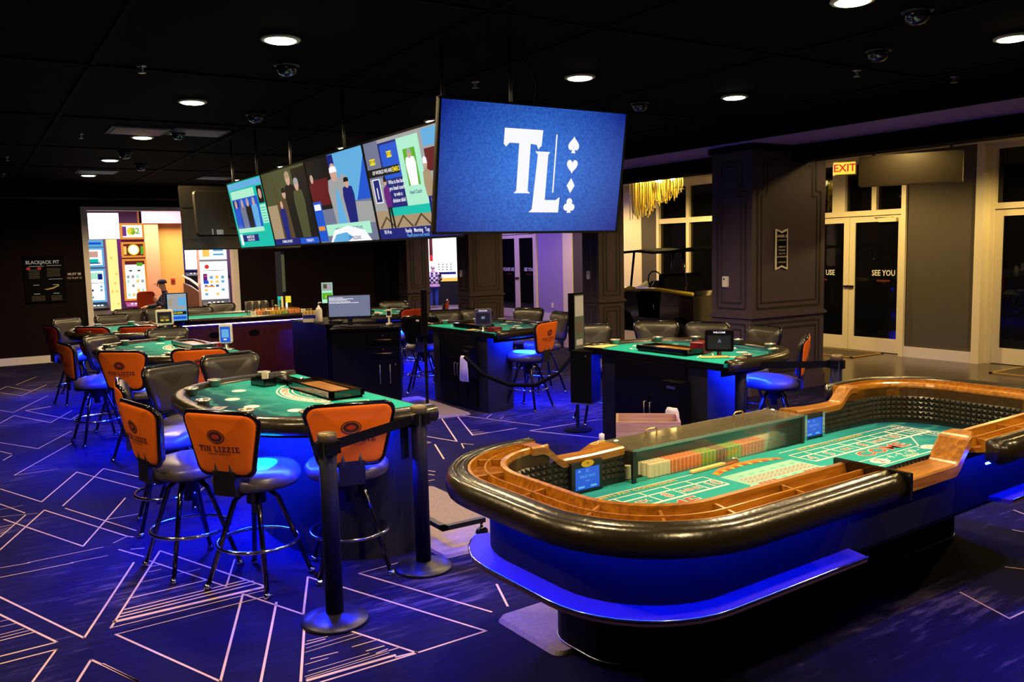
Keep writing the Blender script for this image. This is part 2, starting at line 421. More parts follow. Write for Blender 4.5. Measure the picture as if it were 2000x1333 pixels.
    def build(s, name, ms, parent=None, loc=None, rot=None):
        me = bpy.data.meshes.new(name)
        me.from_pydata(s.v, [], s.f)
        for m in (ms if isinstance(ms, list) else [ms]): me.materials.append(m)
        me.polygons.foreach_set('material_index', s.m)
        me.polygons.foreach_set('use_smooth', s.s)
        me.update()
        o = bpy.data.objects.new(name, me); COL.objects.link(o)
        if parent: o.parent = parent
        if loc is not None: o.location = loc
        if rot is not None: o.rotation_euler = rot
        return o
def tag(o, label=None, cat=None, group=None, kind=None):
    for k, v in (('label', label), ('category', cat), ('group', group), ('kind', kind)):
        if v: o[k] = v
    return o
def thing(name, label, cat, loc=(0, 0, 0), rz=0.0, group=None):
    o = bpy.data.objects.new(name, None); COL.objects.link(o)
    o.empty_display_size = 0.1
    o.location = loc; o.rotation_euler = (0, 0, rz)
    return tag(o, label, cat, group)
def struct(o): return tag(o, kind='structure')
def dup(root, loc, rz, label=None, group=None, swap=None):
    """a copy of a thing with copies of its parts and their sub-parts"""
    r = root.copy(); COL.objects.link(r); r.location = loc; r.rotation_euler = (0, 0, rz)
    if label: r['label'] = label
    if group: r['group'] = group
    for ch in list(root.children):
        c = ch.copy(); COL.objects.link(c); c.parent = r
        for g in list(ch.children):
            d = g.copy(); COL.objects.link(d); d.parent = c
    return r
def FXY(x, y, h): return (x, y, h)
def frame(o, ux, uy):
    o, ux, uy = Vector(o), Vector(ux), Vector(uy); n = ux.cross(uy).normalized()
    return lambda x, y, h: o + ux * x + uy * y + n * h
# ---------------------------------------------------------------- the setting
CARPET = [(0.31,14.49,0.56,13.93,8),(0.56,13.93,0.95,14.93,8),(0.26,12.74,0.39,12.42,8),(0.39,12.42,0.87,13.67,8),(0.54,12.44,0.95,11.39,9),(0.95,11.39,1.07,11.7,9),(0.22,11.69,0.39,12.17,9),(0.39,12.17,0.73,11.33,9),(0.73,11.33,1.03,12.09,9),(0.18,10.43,0.5,9.82,9),(0.5,9.82,0.88,10.61,9),(0.17,9.93,0.26,9.72,9),(0.26,9.64,0.18,9.45,9),(0.32,14.84,0.42,15.14,8),(0.42,15.14,0.7,14.38,8),(0.55,15.23,0.89,16.11,7),(0.54,12.49,0.82,12.6,24),(0.81,9.88,0.24,8.71,9),(0.24,8.71,0.59,8.72,5),(0.12,8.25,0.38,7.59,9),(0.38,7.59,0.72,8.48,9),(0.72,8.48,1.13,7.43,9),(0.51,7.36,0.94,8.47,9),(0.94,8.47,1.15,7.95,9),(0.1,7.73,0.25,7.33,8),(0.52,7.27,0.88,6.35,8),(0.06,6.47,0.38,7.32,9),(0.38,7.32,0.81,6.25,9),(0.81,6.25,0.84,6.21,9),(0.11,7.24,0.53,6.21,9),(0.53,6.21,0.95,7.29,9),(0.75,6.76,0.97,6.76,7),(0.07,6.78,0.25,7.26,8),(0.08,7.04,0.17,7.05,6),(0.07,6.95,0.15,7,4),(0.07,6.91,0.14,6.95,4),(0.07,6.86,0.12,6.91,4),(0.09,7.33,0.33,7.26,4),(0.09,7.55,0.25,7.57,4),(0.2,6.08,0.64,6.11,5),(0.43,5.91,0.64,5.91,5),(0.71,6.16,0.81,6.25,5),(0.03,5.54,0.37,4.66,10),(0.37,4.66,0.76,5.67,10),(0.02,5.26,0.25,4.69,10),(0.25,4.69,0,4.68,10),(0,4.59,0.24,4.6,9),(0.24,4.6,0.12,4.3,9),(0.29,4.18,0.37,4.38,10),(0.37,4.38,0.52,4.02,10),(0.04,5.89,0.44,5.9,6),(0.05,6.08,0.21,6.07,5),(0.01,4.96,0.12,4.97,5),(0.01,4.92,0.14,4.93,5),(0.01,4.88,0.17,4.89,7),(0.02,5.15,0.07,5.15,4),(0.02,5.07,0.09,5.07,4),(0.5,4.71,0.94,5.8,10),(0.94,5.8,1.33,4.78,10),(0.53,4.78,1.32,4.78,22),(0.56,4.83,1.3,4.86,11),(0.58,4.87,1.29,4.91,11),(0.6,4.92,1.27,4.95,10),(0.66,5.07,1.07,5.09,9),(0.83,5.53,0.9,5.53,6),(0.81,5.44,0.88,5.44,5),(0.5,4.71,1.3,4.73,6),(0.51,4.61,1.32,4.64,6),(0.51,4.61,0.83,3.8,10),(0.83,3.8,1.19,4.75,10),(1.19,4.75,1.38,4.28,10),(1.38,4.28,1.58,4.78,10),(1.58,4.78,1.61,4.7,10),(1.31,4.52,0.98,3.69,10),(0.41,4.3,0.52,4.02,10),(0.85,5.64,1.14,4.92,8),(1.14,4.92,1.3,5.34,8),(0.72,5.99,0.83,5.75,9),(0.79,5.95,0.86,5.92,9),(0.74,5.29,1.08,5.3,3),(1.33,4.12,1.13,3.59,10),(1.51,3.94,1.68,3.53,10),(1.68,3.53,1.2,3.53,10),(1.16,3.58,1.58,3.57,16),(1.58,3.55,1.68,3.54,10),(1.69,4.51,2.07,3.54,10),(2.07,3.54,1.68,3.53,10),(1.85,4.65,2.21,3.72,10),(1.85,4.65,2.12,4.67,6),(2.43,4.02,2.32,3.73,10),(1.45,3.77,1.59,3.77,5),(1.24,3.77,1.37,3.76,5),(1.2,3.73,1.31,3.73,4),(1.16,3.62,1.57,3.63,4),(1.16,3.6,1.57,3.61,4),(1.49,3.69,1.58,3.69,6),(1.52,3.64,1.58,3.65,6),(1.58,3.63,1.64,3.63,6),(1.27,3.93,1.37,3.93,6),(1.29,3.96,1.39,3.95,5),(1.24,3.85,1.55,3.86,3),(1.26,3.89,1.51,3.9,3),(1.19,3.66,1.49,3.66,3),(4.9,9.27,4.73,8.8,12),(4.73,8.8,4.58,9.23,12),(4.54,8.68,4.05,7.4,12),(4.05,7.4,3.9,7.86,12),(4.73,8.64,4.32,7.55,12),(4.32,7.55,4.87,7.56,12),(4.73,8.64,5.14,7.51,9),(5.8,7.37,4.91,7.36,12),(4.91,7.36,5.29,6.58,12),(3.96,7.1,4.04,7.29,9),(4.04,7.29,4.11,7.18,9),(3.81,7.42,3.6,6.84,12),(3.61,7.52,3.82,7.52,7),(3.53,7.7,3.59,7.5,7),(3.41,7.38,2.98,6.29,12),(2.98,6.29,2.91,6.42,12),(2.83,6.23,3.19,6.25,9),(2.71,5.86,2.87,5.99,8),(2.87,5.99,3.09,6.01,8),(3.14,6.89,3.32,6.48,8),(3.08,6.76,3.26,6.38,8),(3.7,7.86,3.82,7.55,7),(4.33,7.6,4.52,7.58,5),(4.36,7.67,4.51,7.65,5),(4.4,7.77,4.51,7.75,5),(4.7,8.5,4.82,8.48,5),(4.91,8.25,5.07,8.4,7),(5,8.1,5.11,8.2,5),(4.41,2.44,4.29,2.12,8),(4.29,2.12,4.47,2.12,8),(5.66,2.8,5.68,2.71,8),(6.09,3.01,6.04,2.89,8),(4.97,2.49,5.02,2.41,8)]
b = MB()
b.add([(-5, -3, 0), (9.8, -3, 0), (9.8, 18.2, 0), (-5, 18.2, 0)], [(0, 1, 2, 3)], 0)
for x0, y0, x1, y1, wd in CARPET:
    d = math.hypot(x1 - x0, y1 - y0) or 1
    e = wd * .0005 / d
    b.line((x0 - (x1 - x0) * e, y0 - (y1 - y0) * e), (x1 + (x1 - x0) * e, y1 + (y1 - y0) * e), wd * .00125, FXY, 1, 0.0012)
struct(b.build('floor', mats('carpet', 'carpetline')))
b = MB(); b.add([(9.8, -3, 0), (13.6, -3, 0), (13.6, 23.2, 0), (9.8, 23.2, 0)], [(0, 1, 2, 3)])
struct(b.build('floor_lobby', M_['plank']))
b = MB(); b.add([(-3, 18.2, 0), (9.8, 18.2, 0), (9.8, 23.2, 0), (19, 23.2, 0), (19, 31, 0), (-3, 31, 0)], [(0, 1, 2, 3, 4, 5)])
struct(b.build('floor_hall', M_['mat_grey']))
b = MB(); b.box((-5, -3, CEIL), (8.0, 18.2, CEIL + .1))
struct(b.build('ceiling', M_['ceiling']))
b = MB()
for y in (1.1, 4.45, 7.0, 9.55, 12.1, 14.65, 17.2): b.box((-5, y - .02, CEIL - .012), (7.99, y + .02, CEIL - .001))
for x in (0.9, 2.75, 3.6, 5.3, 7.2): b.box((x - .02, -3, CEIL - .012), (x + .02, 18.2, CEIL - .001))
struct(b.build('ceiling_grid', M_['matte']))
b = MB(); b.box((8.0, -3, 3.15), (9.0, 18.2, CEIL + .3), 0)
b.box((7.97, -3, 3.145), (8.0, 18.2, CEIL + .3), 1)
struct(b.build('ceiling_soffit', mats('soffit', 'ceiling')))
b = MB()
for y0, y1 in ((-3, 7.31), (7.98, 11.4), (11.85, 15.29), (15.8, 18.2)): b.box((9.0, y0, 2.95), (9.3, y1, 3.6))
struct(b.build('wall_header', M_['matte']))
b = MB(); b.box((9.3, -3, 3.345), (13.6, 23.2, 3.45)); struct(b.build('ceiling_lobby', M_['lobbyceil']))
b = MB(); b.box((-3, 18.42, 3.35), (9.3, 31, 3.45)); b.box((9.3, 23.2, 3.35), (19, 31, 3.45)); struct(b.build('ceiling_hall', M_['mauve']))

def pillar(x0, y0, x1, y1, top, zd, front=True, side=True):
    b = MB()
    b.box((x0, y0, 0), (x1, y1, top), 0)
    for z0, z1, e in ((zd - .02, zd + .012, .03), (zd + .012, zd + .028, .018), (0, .16, .02), (.16, .18, .012)):
        b.box((x0 - e, y0 - e, z0), (x1 + e, y1 + e, z1), 0)
    b.box((x0 - .035, y0 - .035, top - .07), (x1 + .035, y1 + .035, top), 2)
    def panels(F, wd):
        # two nested outlines with stepped upper corners above the dado, a plain double frame below it
        for ins in (.10, .17):
            s = .085; st = wd * .1 if wd < .8 else .1; zt = top - .18 - (ins - .1) ; zs = zt - .38
            o = [(ins, zd + ins), (wd - ins, zd + ins), (wd - ins, zs), (wd - ins - st, zs), (wd - ins - st, zt), (ins + st, zt), (ins + st, zs), (ins, zs)]
            lw = .03 if ins < .12 else .022
            for p, q in zip(o, o[1:] + o[:1]): b.line(p, q, lw, F, 1, .004); b.line((p[0] + .012, p[1] + .012), (q[0] + .012, q[1] + .012), .008, F, 0, .01)
        for ins in (.10, .17):
            o = [(ins, .2 + ins * .6), (wd - ins, .2 + ins * .6), (wd - ins, zd - ins), (ins, zd - ins)]
            for p, q in zip(o, o[1:] + o[:1]): b.line(p, q, .024, F, 1, .004)
    if front: panels(frame((x0, y1, 0), (0, -1, 0), (0, 0, 1)), y1 - y0)
    if side: panels(frame((x0, y0, 0), (1, 0, 0), (0, 0, 1)), x1 - x0)
    return struct(b.build('wall_pillar', mats('pillar', 'groove', 'matte')))
pillar(8.245, 7.31, 9.65, 7.98, 3.14, 1.0)
pillar(9.08, 11.4, 9.64, 11.85, 3.14, 1.0)
pillar(8.78, 15.29, 9.6, 15.8, 3.14, 1.0)
pillar(8.55, 17.75, 9.12, 18.4, 3.14, 1.0)

# far wall with the wide opening to the slot hall
b = MB()
b.box((-5, 18.2, 0), (1.95, 18.4, CEIL)); b.box((4.86, 18.2, 0), (8.6, 18.4, CEIL)); b.box((1.95, 18.2, 2.93), (4.86, 18.4, CEIL))
struct(b.build('wall_back', M_['darkwall']))
b = MB(); b.box((-5, 18.175, 0), (1.95, 18.2, .14)); b.box((4.86, 18.175, 0), (8.6, 18.2, .14)); struct(b.build('baseboard_back', M_['trim']))
b = MB(); b.box((-5, 18.14, 3.06), (8.6, 18.2, 3.1)); struct(b.build('trim_1', M_['satin']))
b = MB(); b.box((1.95, 18.16, 0), (2.05, 18.42, 2.86)); b.box((4.76, 18.16, 0), (4.86, 18.42, 2.86)); b.box((1.95, 18.16, 2.86), (4.86, 18.42, 2.93))
struct(b.build('trim_2', M_['trim']))
# slot hall walls
b = MB(); b.box((3.66, 22.0, 0), (4.02, 22.6, 3.35), 1); b.box((4.02, 22.3, 0), (4.62, 22.6, 3.35), 0); b.box((3.66, 21.95, 2.76), (4.62, 22.3, 3.35), 2)
struct(b.build('wall_hall', mats('tan', 'tan2', 'mauve')))
b = MB(); b.box((-3, 27.5, 0), (9.3, 27.7, 3.35)); struct(b.build('wall_hall_back', M_['mauve']))
b = MB(); b.box((12.0, 30.2, 0), (19, 30.4, 3.35)); struct(b.build('wall_hall_right', M_['mauve']))
b = MB(); b.box((9.05, 18.4, 0), (9.25, 27.5, 3.35)); struct(b.build('wall_partition', M_['darkwall']))

# entrance wall
XW = 13.25
b = MB()
for y0, y1 in ((-3, 5.3), (10.62, 12.22), (14.46, 15.0), (15.75, 17.66), (21.3, 23.2)): b.box((XW - .02, y0, 0), (XW + .2, y1, 3.345))
struct(b.build('wall_right', M_['taupe']))
b = MB(); b.box((13.05, 7.16, 0), (XW + .2, 8.3, 3.345)); struct(b.build('wall_right_panel', M_['taupe']))
b = MB(); b.box((XW - .04, 15.0, 0), (XW + .2, 15.75, 3.345)); struct(b.build('wall_right_pier', M_['cream']))
b = MB(); b.box((XW - .02, 18.07, 0), (XW + .2, 19.25, 3.345)); struct(b.build('wall_right_far', M_['violet']))
b = MB(); b.box((XW - .05, 17.66, 0), (XW + .2, 18.07, 3.345)); struct(b.build('trim_3', M_['cream']))
b = MB()
b.box((13.02, 7.16, 0), (13.05, 8.3, .17)); b.box((XW - .045, 18.07, 0), (XW - .02, 19.25, .2)); b.box((XW - .045, 10.62, 0), (XW - .02, 12.22, .17))
struct(b.build('baseboard_right', M_['trim']))
b = MB(); b.box((13.0, 7.04, 0), (XW + .1, 7.16, 3.345)); b.box((13.0, 8.3, 0), (XW + .1, 8.38, 3.345)); struct(b.build('trim_4', M_['cream']))
b = MB(); b.box((XW + .3, -3, 0), (XW + .35, 23.2, 3.345)); struct(b.build('wall_outside', M_['matte']))

def entrance(name, y0, y1, leaves, letters=None, transom=True, pane_split=(), closer=False):
    """glazed aluminium entrance: frame, leaves with stiles, rails, pane, pull bar; transom lights above"""
    X = XW
    b = MB(); fz = 2.36
    b.box((X - .06, y0, 0), (X + .12, y0 + .07, 3.345)); b.box((X - .06, y1 - .07, 0), (X + .12, y1, 3.345))
    b.box((X - .06, y0 + .07, fz), (X + .12, y1 - .07, fz + .09)); b.box((X - .06, y0 + .07, 3.26), (X + .12, y1 - .07, 3.345))
    for ys, wd in pane_split: b.box((X - .05, ys - wd / 2, fz + .09), (X + .1, ys + wd / 2, 3.26))
    f = struct(b.build(name, M_['cream']))
    b = MB(); b.box((X + .02, y0 + .07, fz + .09), (X + .03, y1 - .07, 3.26)); b.build('transom_pane', M_['glass'], f)
    n = leaves; wd = (y1 - y0 - .14) / n
    for i in range(n):
        a, c = y0 + .07 + i * wd + .004, y0 + .07 + (i + 1) * wd - .004
        b = MB(); st = .11
        b.box((X - .03, a, .01), (X + .02, a + st, fz - .01)); b.box((X - .03, c - st, .01), (X + .02, c, fz - .01))
        b.box((X - .03, a + st, .01), (X + .02, c - st, .25)); b.box((X - .03, a + st, fz - .11), (X + .02, c - st, fz - .01))
        lf = b.build('door_leaf', M_['cream'], f)
        g = MB(); g.box((X - .01, a + st, .25), (X, c - st, fz - .11))
        lf2 = g.build('door_pane', M_['glass'], lf)
        h = MB()
        hy = (a + .05) if i == 1 or n == 1 else (c - .05)
        if n == 1: hy = c - .05
        h.box((X - .07, hy - .05, 1.12), (X - .03, hy + .05, 1.15)); h.tube([(X - .07, hy, 1.14), (X - .09, hy, 1.14)], .012)
        h.build('door_handle', M_['satin'], lf)
        if letters and letters[i]:
            t = MB(); FF = frame((X - .011, (a + c) / 2, 0), (0, -1, 0), (0, 0, 1))
            t.text(letters[i][0], letters[i][1], 1.37, .135, FF, 0, .002, bold=.02, sx=.85)
            t.text(letters[i][2], letters[i][1], 1.24, .04, FF, 1, .002)
            t.build('door_lettering', mats('white', 'inkred'), lf)
        if closer and i == 0:
            k = MB(); k.box((X - .09, a + .12, fz - .12), (X - .02, a + .45, fz - .05)); k.tube([(X - .06, a + .2, fz - .04), (X - .09, a + .55, fz - .02)], .012)
            k.build('door_closer', M_['cream'], lf)
    return f
entrance('door_1', 8.38, 10.62, 2, [('SEE YOU', .14, 'AGAIN SOON'), ('PLEASE USE', -.07, 'OTHER DOOR')], pane_split=((9.02, .09), (9.72, .26)), closer=True)
entrance('door_2', 4.9, 7.04, 2, None, pane_split=((5.97, .08),), closer=True)
entrance('door_3', 19.3, 21.3, 2, [('SEE YOU', .1, 'AGAIN SOON'), ('PLEASE USE', 0, 'OTHER DOOR')], pane_split=((20.3, .12),))
# grid window behind the parked vehicle
b = MB(); y0, y1 = 12.22, 14.46
b.box((XW - .07, y0, .4), (XW + .1, y0 + .08, 3.2)); b.box((XW - .07, y1 - .08, .4), (XW + .1, y1, 3.2)); b.box((XW - .09, y0, 3.2), (XW + .1, y1, 3.345))
for ya, yc in ((y0 + .08, 13.44), (13.53, y1 - .08)): b.box((XW - .065, ya, .4), (XW + .1, yc, .5)); b.box((XW - .06, ya, 2.42), (XW + .1, yc, 2.53))
b.box((XW - .062, 13.44, .4), (XW + .1, 13.53, 3.2)); b.box((XW - .02, y0, 0), (XW + .1, y1, .4))
f = struct(b.build('window_1', M_['cream']))
b = MB(); b.box((XW, y0 + .08, .5), (XW + .01, y1 - .08, 3.2)); b.build('window_pane', M_['glass'], f)
# entrance mats on the planks
def entry_mat(x0, y0, x1, y1, label):
    t = thing('entry_mat', label, 'mat', ((x0 + x1) / 2, (y0 + y1) / 2, .002), 0, 'brown mats inside the entrance doors')
    hx, hy = (x1 - x0) / 2, (y1 - y0) / 2
    b = MB(); b.prism([(-hx + .05, -hy + .05), (hx - .05, -hy + .05), (hx - .05, hy - .05), (-hx + .05, hy - .05)], 0, .012); b.build('mat_pile', mat('brown_mat', (.07, .05, .03), .9), t)
    b = MB(); b.box((-hx, -hy, 0), (hx, -hy + .05, .014)); b.box((-hx, hy - .05, 0), (hx, hy, .014)); b.box((-hx, -hy, 0), (-hx + .05, hy, .014)); b.box((hx - .05, -hy, 0), (hx, hy, .014))
    b.build('mat_border', mat('gold_mat_border', (.35, .22, .06), .7), t)
entry_mat(12.25, 8.72, 13.12, 10.4, 'brown mat with gold border in front of the door lettered SEE YOU')
entry_mat(12.2, 4.9, 13.12, 6.45, 'brown mat with gold border inside the entrance at the frame edge')

# ---------------------------------------------------------------- ceiling fittings
t = thing('ceiling_downlight', 'round warm glowing downlight on the black ceiling', 'ceiling light', (0, 0, -9), 0, 'downlights on the black ceiling')
b = MB(); b.lathe([(.105, 0), (.125, -.004), (.13, -.014), (.122, -.022), (.105, -.022)], 24); b.build('light_ring', M_['cream'], t)
b = MB(); b.lathe([(.0001, -.034), (.05, -.033), (.09, -.028), (.105, -.02)], 24); b.build('light_diffuser', M_['bulb'], t)
LBL = ['downlight nearest the camera in the row over the left-hand tables', 'downlight second nearest in the row over the left-hand tables', 'downlight third along the row over the left-hand tables',
       'downlight fourth along the row over the left-hand tables', 'downlight farthest along the row over the left-hand tables', 'downlight cut by the top edge of the picture',
       'downlight just behind the pole of the logo television', 'downlight half hidden by the corner of the logo television', 'downlight above the screen showing two presenters',
       'downlight above the screen showing a city street', 'downlight above the teal news screen', 'downlight at the right end near the frame edge', 'downlight over the table by the charcoal pillar']
for i, (x, y) in enumerate(DOWNLIGHTS + DOWNLIGHTS_BEHIND):
    lb = LBL[i] if i < len(LBL) else 'downlight on the ceiling behind the camera'
    if i == 0: t.location = (x, y, CEIL); t['label'] = lb
    else: dup(t, (x, y, CEIL), 0, lb)
d = t
for i, (x, y) in enumerate(LOBBY_LIGHTS):
    dup(t, (x, y, 3.345), 0, ['recessed light in the pale lobby ceiling at the right frame edge', 'recessed light in the lobby ceiling by the right door', 'recessed light in the lobby ceiling by the hanging sign',
        'recessed light in the lobby ceiling over the vehicle', 'recessed light in the lobby ceiling behind the second pillar'][i], 'lights in the lobby ceiling')
pd_ = [(10.9, 5.15), ]
t = thing('camera_dome', 'smoked glass security camera dome', 'security camera', (0, 0, CEIL), 0, 'security camera domes on the ceiling')
b = MB(); b.lathe([(.0001, 0), (.09, 0), (.095, -.012), (.085, -.02)], 20); b.build('dome_base', M_['satin'], t)
b = MB(); b.lathe([(.078, -.016), (.076, -.04), (.064, -.068), (.04, -.087), (.0001, -.094)], 20); b.build('dome_bubble', M_['dome'], t)
DM = [(2.14, 6.37, 'camera dome hanging just below the nearest left downlight'), (5.08, 3.2, 'camera dome nearest the top right edge of the frame'), (5.84, 3.98, 'camera dome between the two downlights at the upper right'),
      (1.92, 12.4, 'camera dome beside the fourth left-row downlight'), (2.15, 10.23, 'camera dome right of the third left-row downlight'), (5.72, 6.5, 'camera dome just right of the logo television'),
      (2.37, 13.98, 'camera dome farthest back along the left row'), (2.57, 8.68, 'small camera dome alone between the left lights and the screens')]
for i, (x, y, lb) in enumerate(DM):
    if i == 0: t.location = (x, y, CEIL); t['label'] = lb
    else: dup(t, (x, y, CEIL), 0, lb)
t = thing('ceiling_sprinkler', 'pendent sprinkler head', 'sprinkler', (0, 0, CEIL), 0, 'sprinkler heads on the ceiling')
b = MB(); b.lathe([(.0001, 0), (.035, 0), (.036, -.006), (.012, -.01), (.01, -.05), (.0001, -.05)], 12); b.build('escutcheon', M_['steel'], t)
b = MB(); b.lathe([(.0001, -.048), (.028, -.05), (.028, -.054), (.0001, -.054)], 12); b.build('deflector', M_['steel'], t)
SP = [(1.22, 6.89, 'sprinkler head above and left of the second left downlight'), (7.4, 4.3, 'sprinkler head nearest the mauve soffit'), (6.36, 4.53, 'sprinkler head below the upper right camera dome'),
      (.6, 13.5, 'sprinkler head at the left frame edge'), (1.22, 10.8, 'sprinkler head left of the third left downlight'), (3.74, 6.32, 'sprinkler head above the logo television'), (.65, 16.1, 'sprinkler head far back at the left edge')]
for i, (x, y, lb) in enumerate(SP):
    if i == 0: t.location = (x, y, CEIL); t['label'] = lb
    else: dup(t, (x, y, CEIL), 0, lb)
t = thing('air_vent', 'slatted vent catching violet light', 'vent', (0, 0, CEIL), 0, 'ceiling vents')
b = MB()
b.box((-.3, -.3, -.012), (.3, -.26, -.001)); b.box((-.3, .26, -.012), (.3, .3, -.001)); b.box((-.3, -.3, -.012), (-.26, .3, -.001)); b.box((.26, -.3, -.012), (.3, .3, -.001)); b.build('vent_frame', M_['pillar'], t)
b = MB()
for k in range(8): b.box((-.26, -.24 + k * .065, -.02), (.26, -.215 + k * .065, -.006))
b.build('vent_slats', mat('vent_slat_paint', (.3, .25, .3), .4), t)
VT = [(1.74, 10.1, 'slatted vent left of the third left-row downlight'), (2.1, 10.16, 'slatted vent right of the third left-row downlight'), (1.92, 15.24, 'slatted vent beside the last left-row downlight'), (3.9, 15.78, 'slatted vent above the dark end television')]
t.location = (1.74, 10.3, CEIL); t['label'] = VT[0][2]
for x, y, lb in VT[1:]: dup(t, (x + (.25 if x == 2.1 else 0), y, CEIL), 0, lb)

# ---------------------------------------------------------------- wall fittings
def keypad(loc, face, label):
    t = thing('thermostat', label, 'thermostat', loc, face, 'white wall controls')
    b = MB(); b.prism(rrect(-.045, -.07, .045, .07, .012, 3), 0, .03, 0, Matrix.Rotation(R(90), 4, 'X'), ch=.006); b.build('housing', M_['trim'], t)
    b = MB(); b.prism(circ(.013, 12, -.01, .035), .03, .034, 0, Matrix.Rotation(R(90), 4, 'X')); b.build('sensor_window', M_['satin'], t)
keypad((8.243, 7.73, 1.44), R(-90), 'white wall control on the narrow face of the nearest charcoal pillar')
keypad((9.078, 11.66, 1.45), R(-90), 'white wall control on the middle charcoal pillar')
keypad((8.778, 15.6, 1.45), R(-90), 'white wall control on the third pillar, near the standing person')
t = thing('wall_outlet', 'cream outlet plate low on the violet wall', 'outlet', (XW - .022, 18.6, .42), R(-90))
b = MB(); b.prism(rrect(-.045, -.07, .045, .07, .01, 3), 0, .012, 0, Matrix.Rotation(R(90), 4, 'X')); b.build('cover_plate', M_['trim'], t)
b = MB(); b.box((-.018, -.016, .012), (.018, -.013, .045)); b.box((-.018, -.016, -.045), (.018, -.013, -.012)); b.build('sockets', M_['card'], t)
# notice on the pillar's broad face
t = thing('notice_sign', 'small dark notice with cream scalloped border on the broad face of the pillar', 'sign', (8.78, 7.305, 1.84), 0)
F = frame((0, 0, 0), (1, 0, 0), (0, 0, 1))
b = MB()
o = [(-.115, -.26), (-.06, -.245), (0, -.225), (.06, -.245), (.115, -.26), (.115, .26), (.06, .245), (0, .225), (-.06, .245), (-.115, .26)]
b.prism(o, 0, .012, 0, Matrix.Rotation(R(90), 4, 'X')); b.build('sign_border', M_['cream'], t)
b = MB(); b.flat([(x * .82, y * .9) for x, y in o], F, 0, .0135); b.build('sign_panel', M_['black'], t)
b = MB()
b.text('UNDER 21', 0, .165, .044, F, 0, .015, bold=.02); b.text('NOT PERMITTED', 0, .115, .02, F, 0, .015)
for s_, y in (('GAMBLING', .03), ('PROBLEM?', -.012), ('CALL FOR', -.054), ('CONFIDENTIAL', -.096)): b.text(s_, 0, y, .028, F, 0, .015, bold=.01)
b.text('ASSISTANCE', 0, -.165, .026, F, 0, .015); b.build('sign_lettering', M_['cream'], t)
# blackjack pit poster
t = thing('wall_poster', 'tall black poster lettered BLACKJACK PIT on the dark far wall', 'poster', (1.27, 18.19, 1.6), 0)
F = frame((0, 0, 0), (1, 0, 0), (0, 0, 1))
b = MB(); b.box((-.34, -.02, -.46), (.34, 0, .42)); b.build('poster_board', M_['matte'], t)
b = MB()
b.text('BLACKJACK PIT', -.02, .29, .088, F, 0, .022, bold=.02, sx=.9)
for y, x0, x1 in ((.215, -.25, -.0), (.225, .04, .29), (-.03, .06, .29)): b.rect(x0, y, x1, y + .008, F, 0, .022)
for i in range(7): b.rect(-.28 + .02, .15 - i * .026, -.08, .156 - i * .026, F, 3, .022); b.rect(.04, .17 - i * .024, .26, .175 - i * .024, F, 3, .022)
for x in (-.26, -.08): b.flat(circ(.028, 10, x, .18, .036), F, 1, .0225)
for x in (-.2, .12): b.rect(x, -.135, x + .1, -.125, F, 0, .022); b.rect(x, -.3, x + .1, -.288, F, 0, .022)
b.flat([(-.03, -.21), (.04, -.2), (.12, -.18), (.22, -.135), (.23, -.155), (.13, -.205), (.03, -.225)], F, 2, .0225)
for i in range(5): b.rect(-.24, -.34 - i * .02, -.02, -.336 - i * .02, F, 3, .022); b.rect(.08, -.34 - i * .02, .26, -.336 - i * .02, F, 3, .022)
b.build('poster_print', [emi('poster_glow_white', (.5, .44, .36), .45), emi('poster_glow_red', (.5, .02, .02), .5), emi('poster_glow_gold', (.5, .28, .04), .55), mat('dim_print', (.2, .18, .16), .7)], t)  # print glows of itself; its lighting is put into these colours
t = thing('wall_plaque', 'small dark plaque with two lines of print between the poster and the opening', 'plaque', (1.77, 18.19, 1.62), 0)
b = MB(); b.box((-.11, -.012, -.1), (.11, 0, .1)); b.build('plaque_plate', M_['darkwall'], t)
b = MB(); b.text('MUST BE', 0, .035, .06, F, 0, .014, bold=.01); b.text('TO PLAY 21', 0, -.04, .05, F, 0, .014); b.build('plaque_lettering', M_['trim'], t)
# exit sign
t = thing('exit_sign', 'glowing EXIT sign on the lobby ceiling by the double door', 'sign', (11.6, 8.44, 3.345), R(-62))
b = MB(); b.box((-.02, -.02, -.2), (.02, .02, 0)); b.box((-.17, -.03, -.4), (.17, .03, -.19)); b.build('sign_box', M_['cream'], t)
b = MB(); b.box((-.155, -.034, -.385), (.155, -.03, -.205)); b.build('sign_face', M_['e_exit'], t)
b = MB(); b.text('EXIT', 0, -.295, .16, frame((0, -.036, 0), (1, 0, 0), (0, 0, 1)), 0, 0, bold=.02); b.build('sign_letters', M_['e_red'], t)
# hanging sign box seen from its blank side
t = thing('hanging_sign', 'long black hanging sign box lit from above, in front of the entrance', 'sign', (10.48, 6.64, 0), R(-63))
b = MB(); b.box((-.61, -.14, 2.645), (.61, .14, 3.03)); b.build('sign_body', mat('bronze_sign_paint', (.03, .02, .007), .5), t)
b = MB(); b.box((-.616, -.12, 2.665), (-.61, .12, 3.01)); b.build('sign_end', mat('green_sign_end', (.02, .06, .03), .4), t)
for x in (-.45, .47):
    b = MB(); b.tube([(x, 0, 3.03), (x, 0, 3.3)], .018); b.lathe([(.018, 3.29), (.045, 3.33), (.045, 3.345), (.0001, 3.345)], 12, T=Matrix.Translation((x, 0, 0))); b.build('hanger_rod', M_['satin'], t)
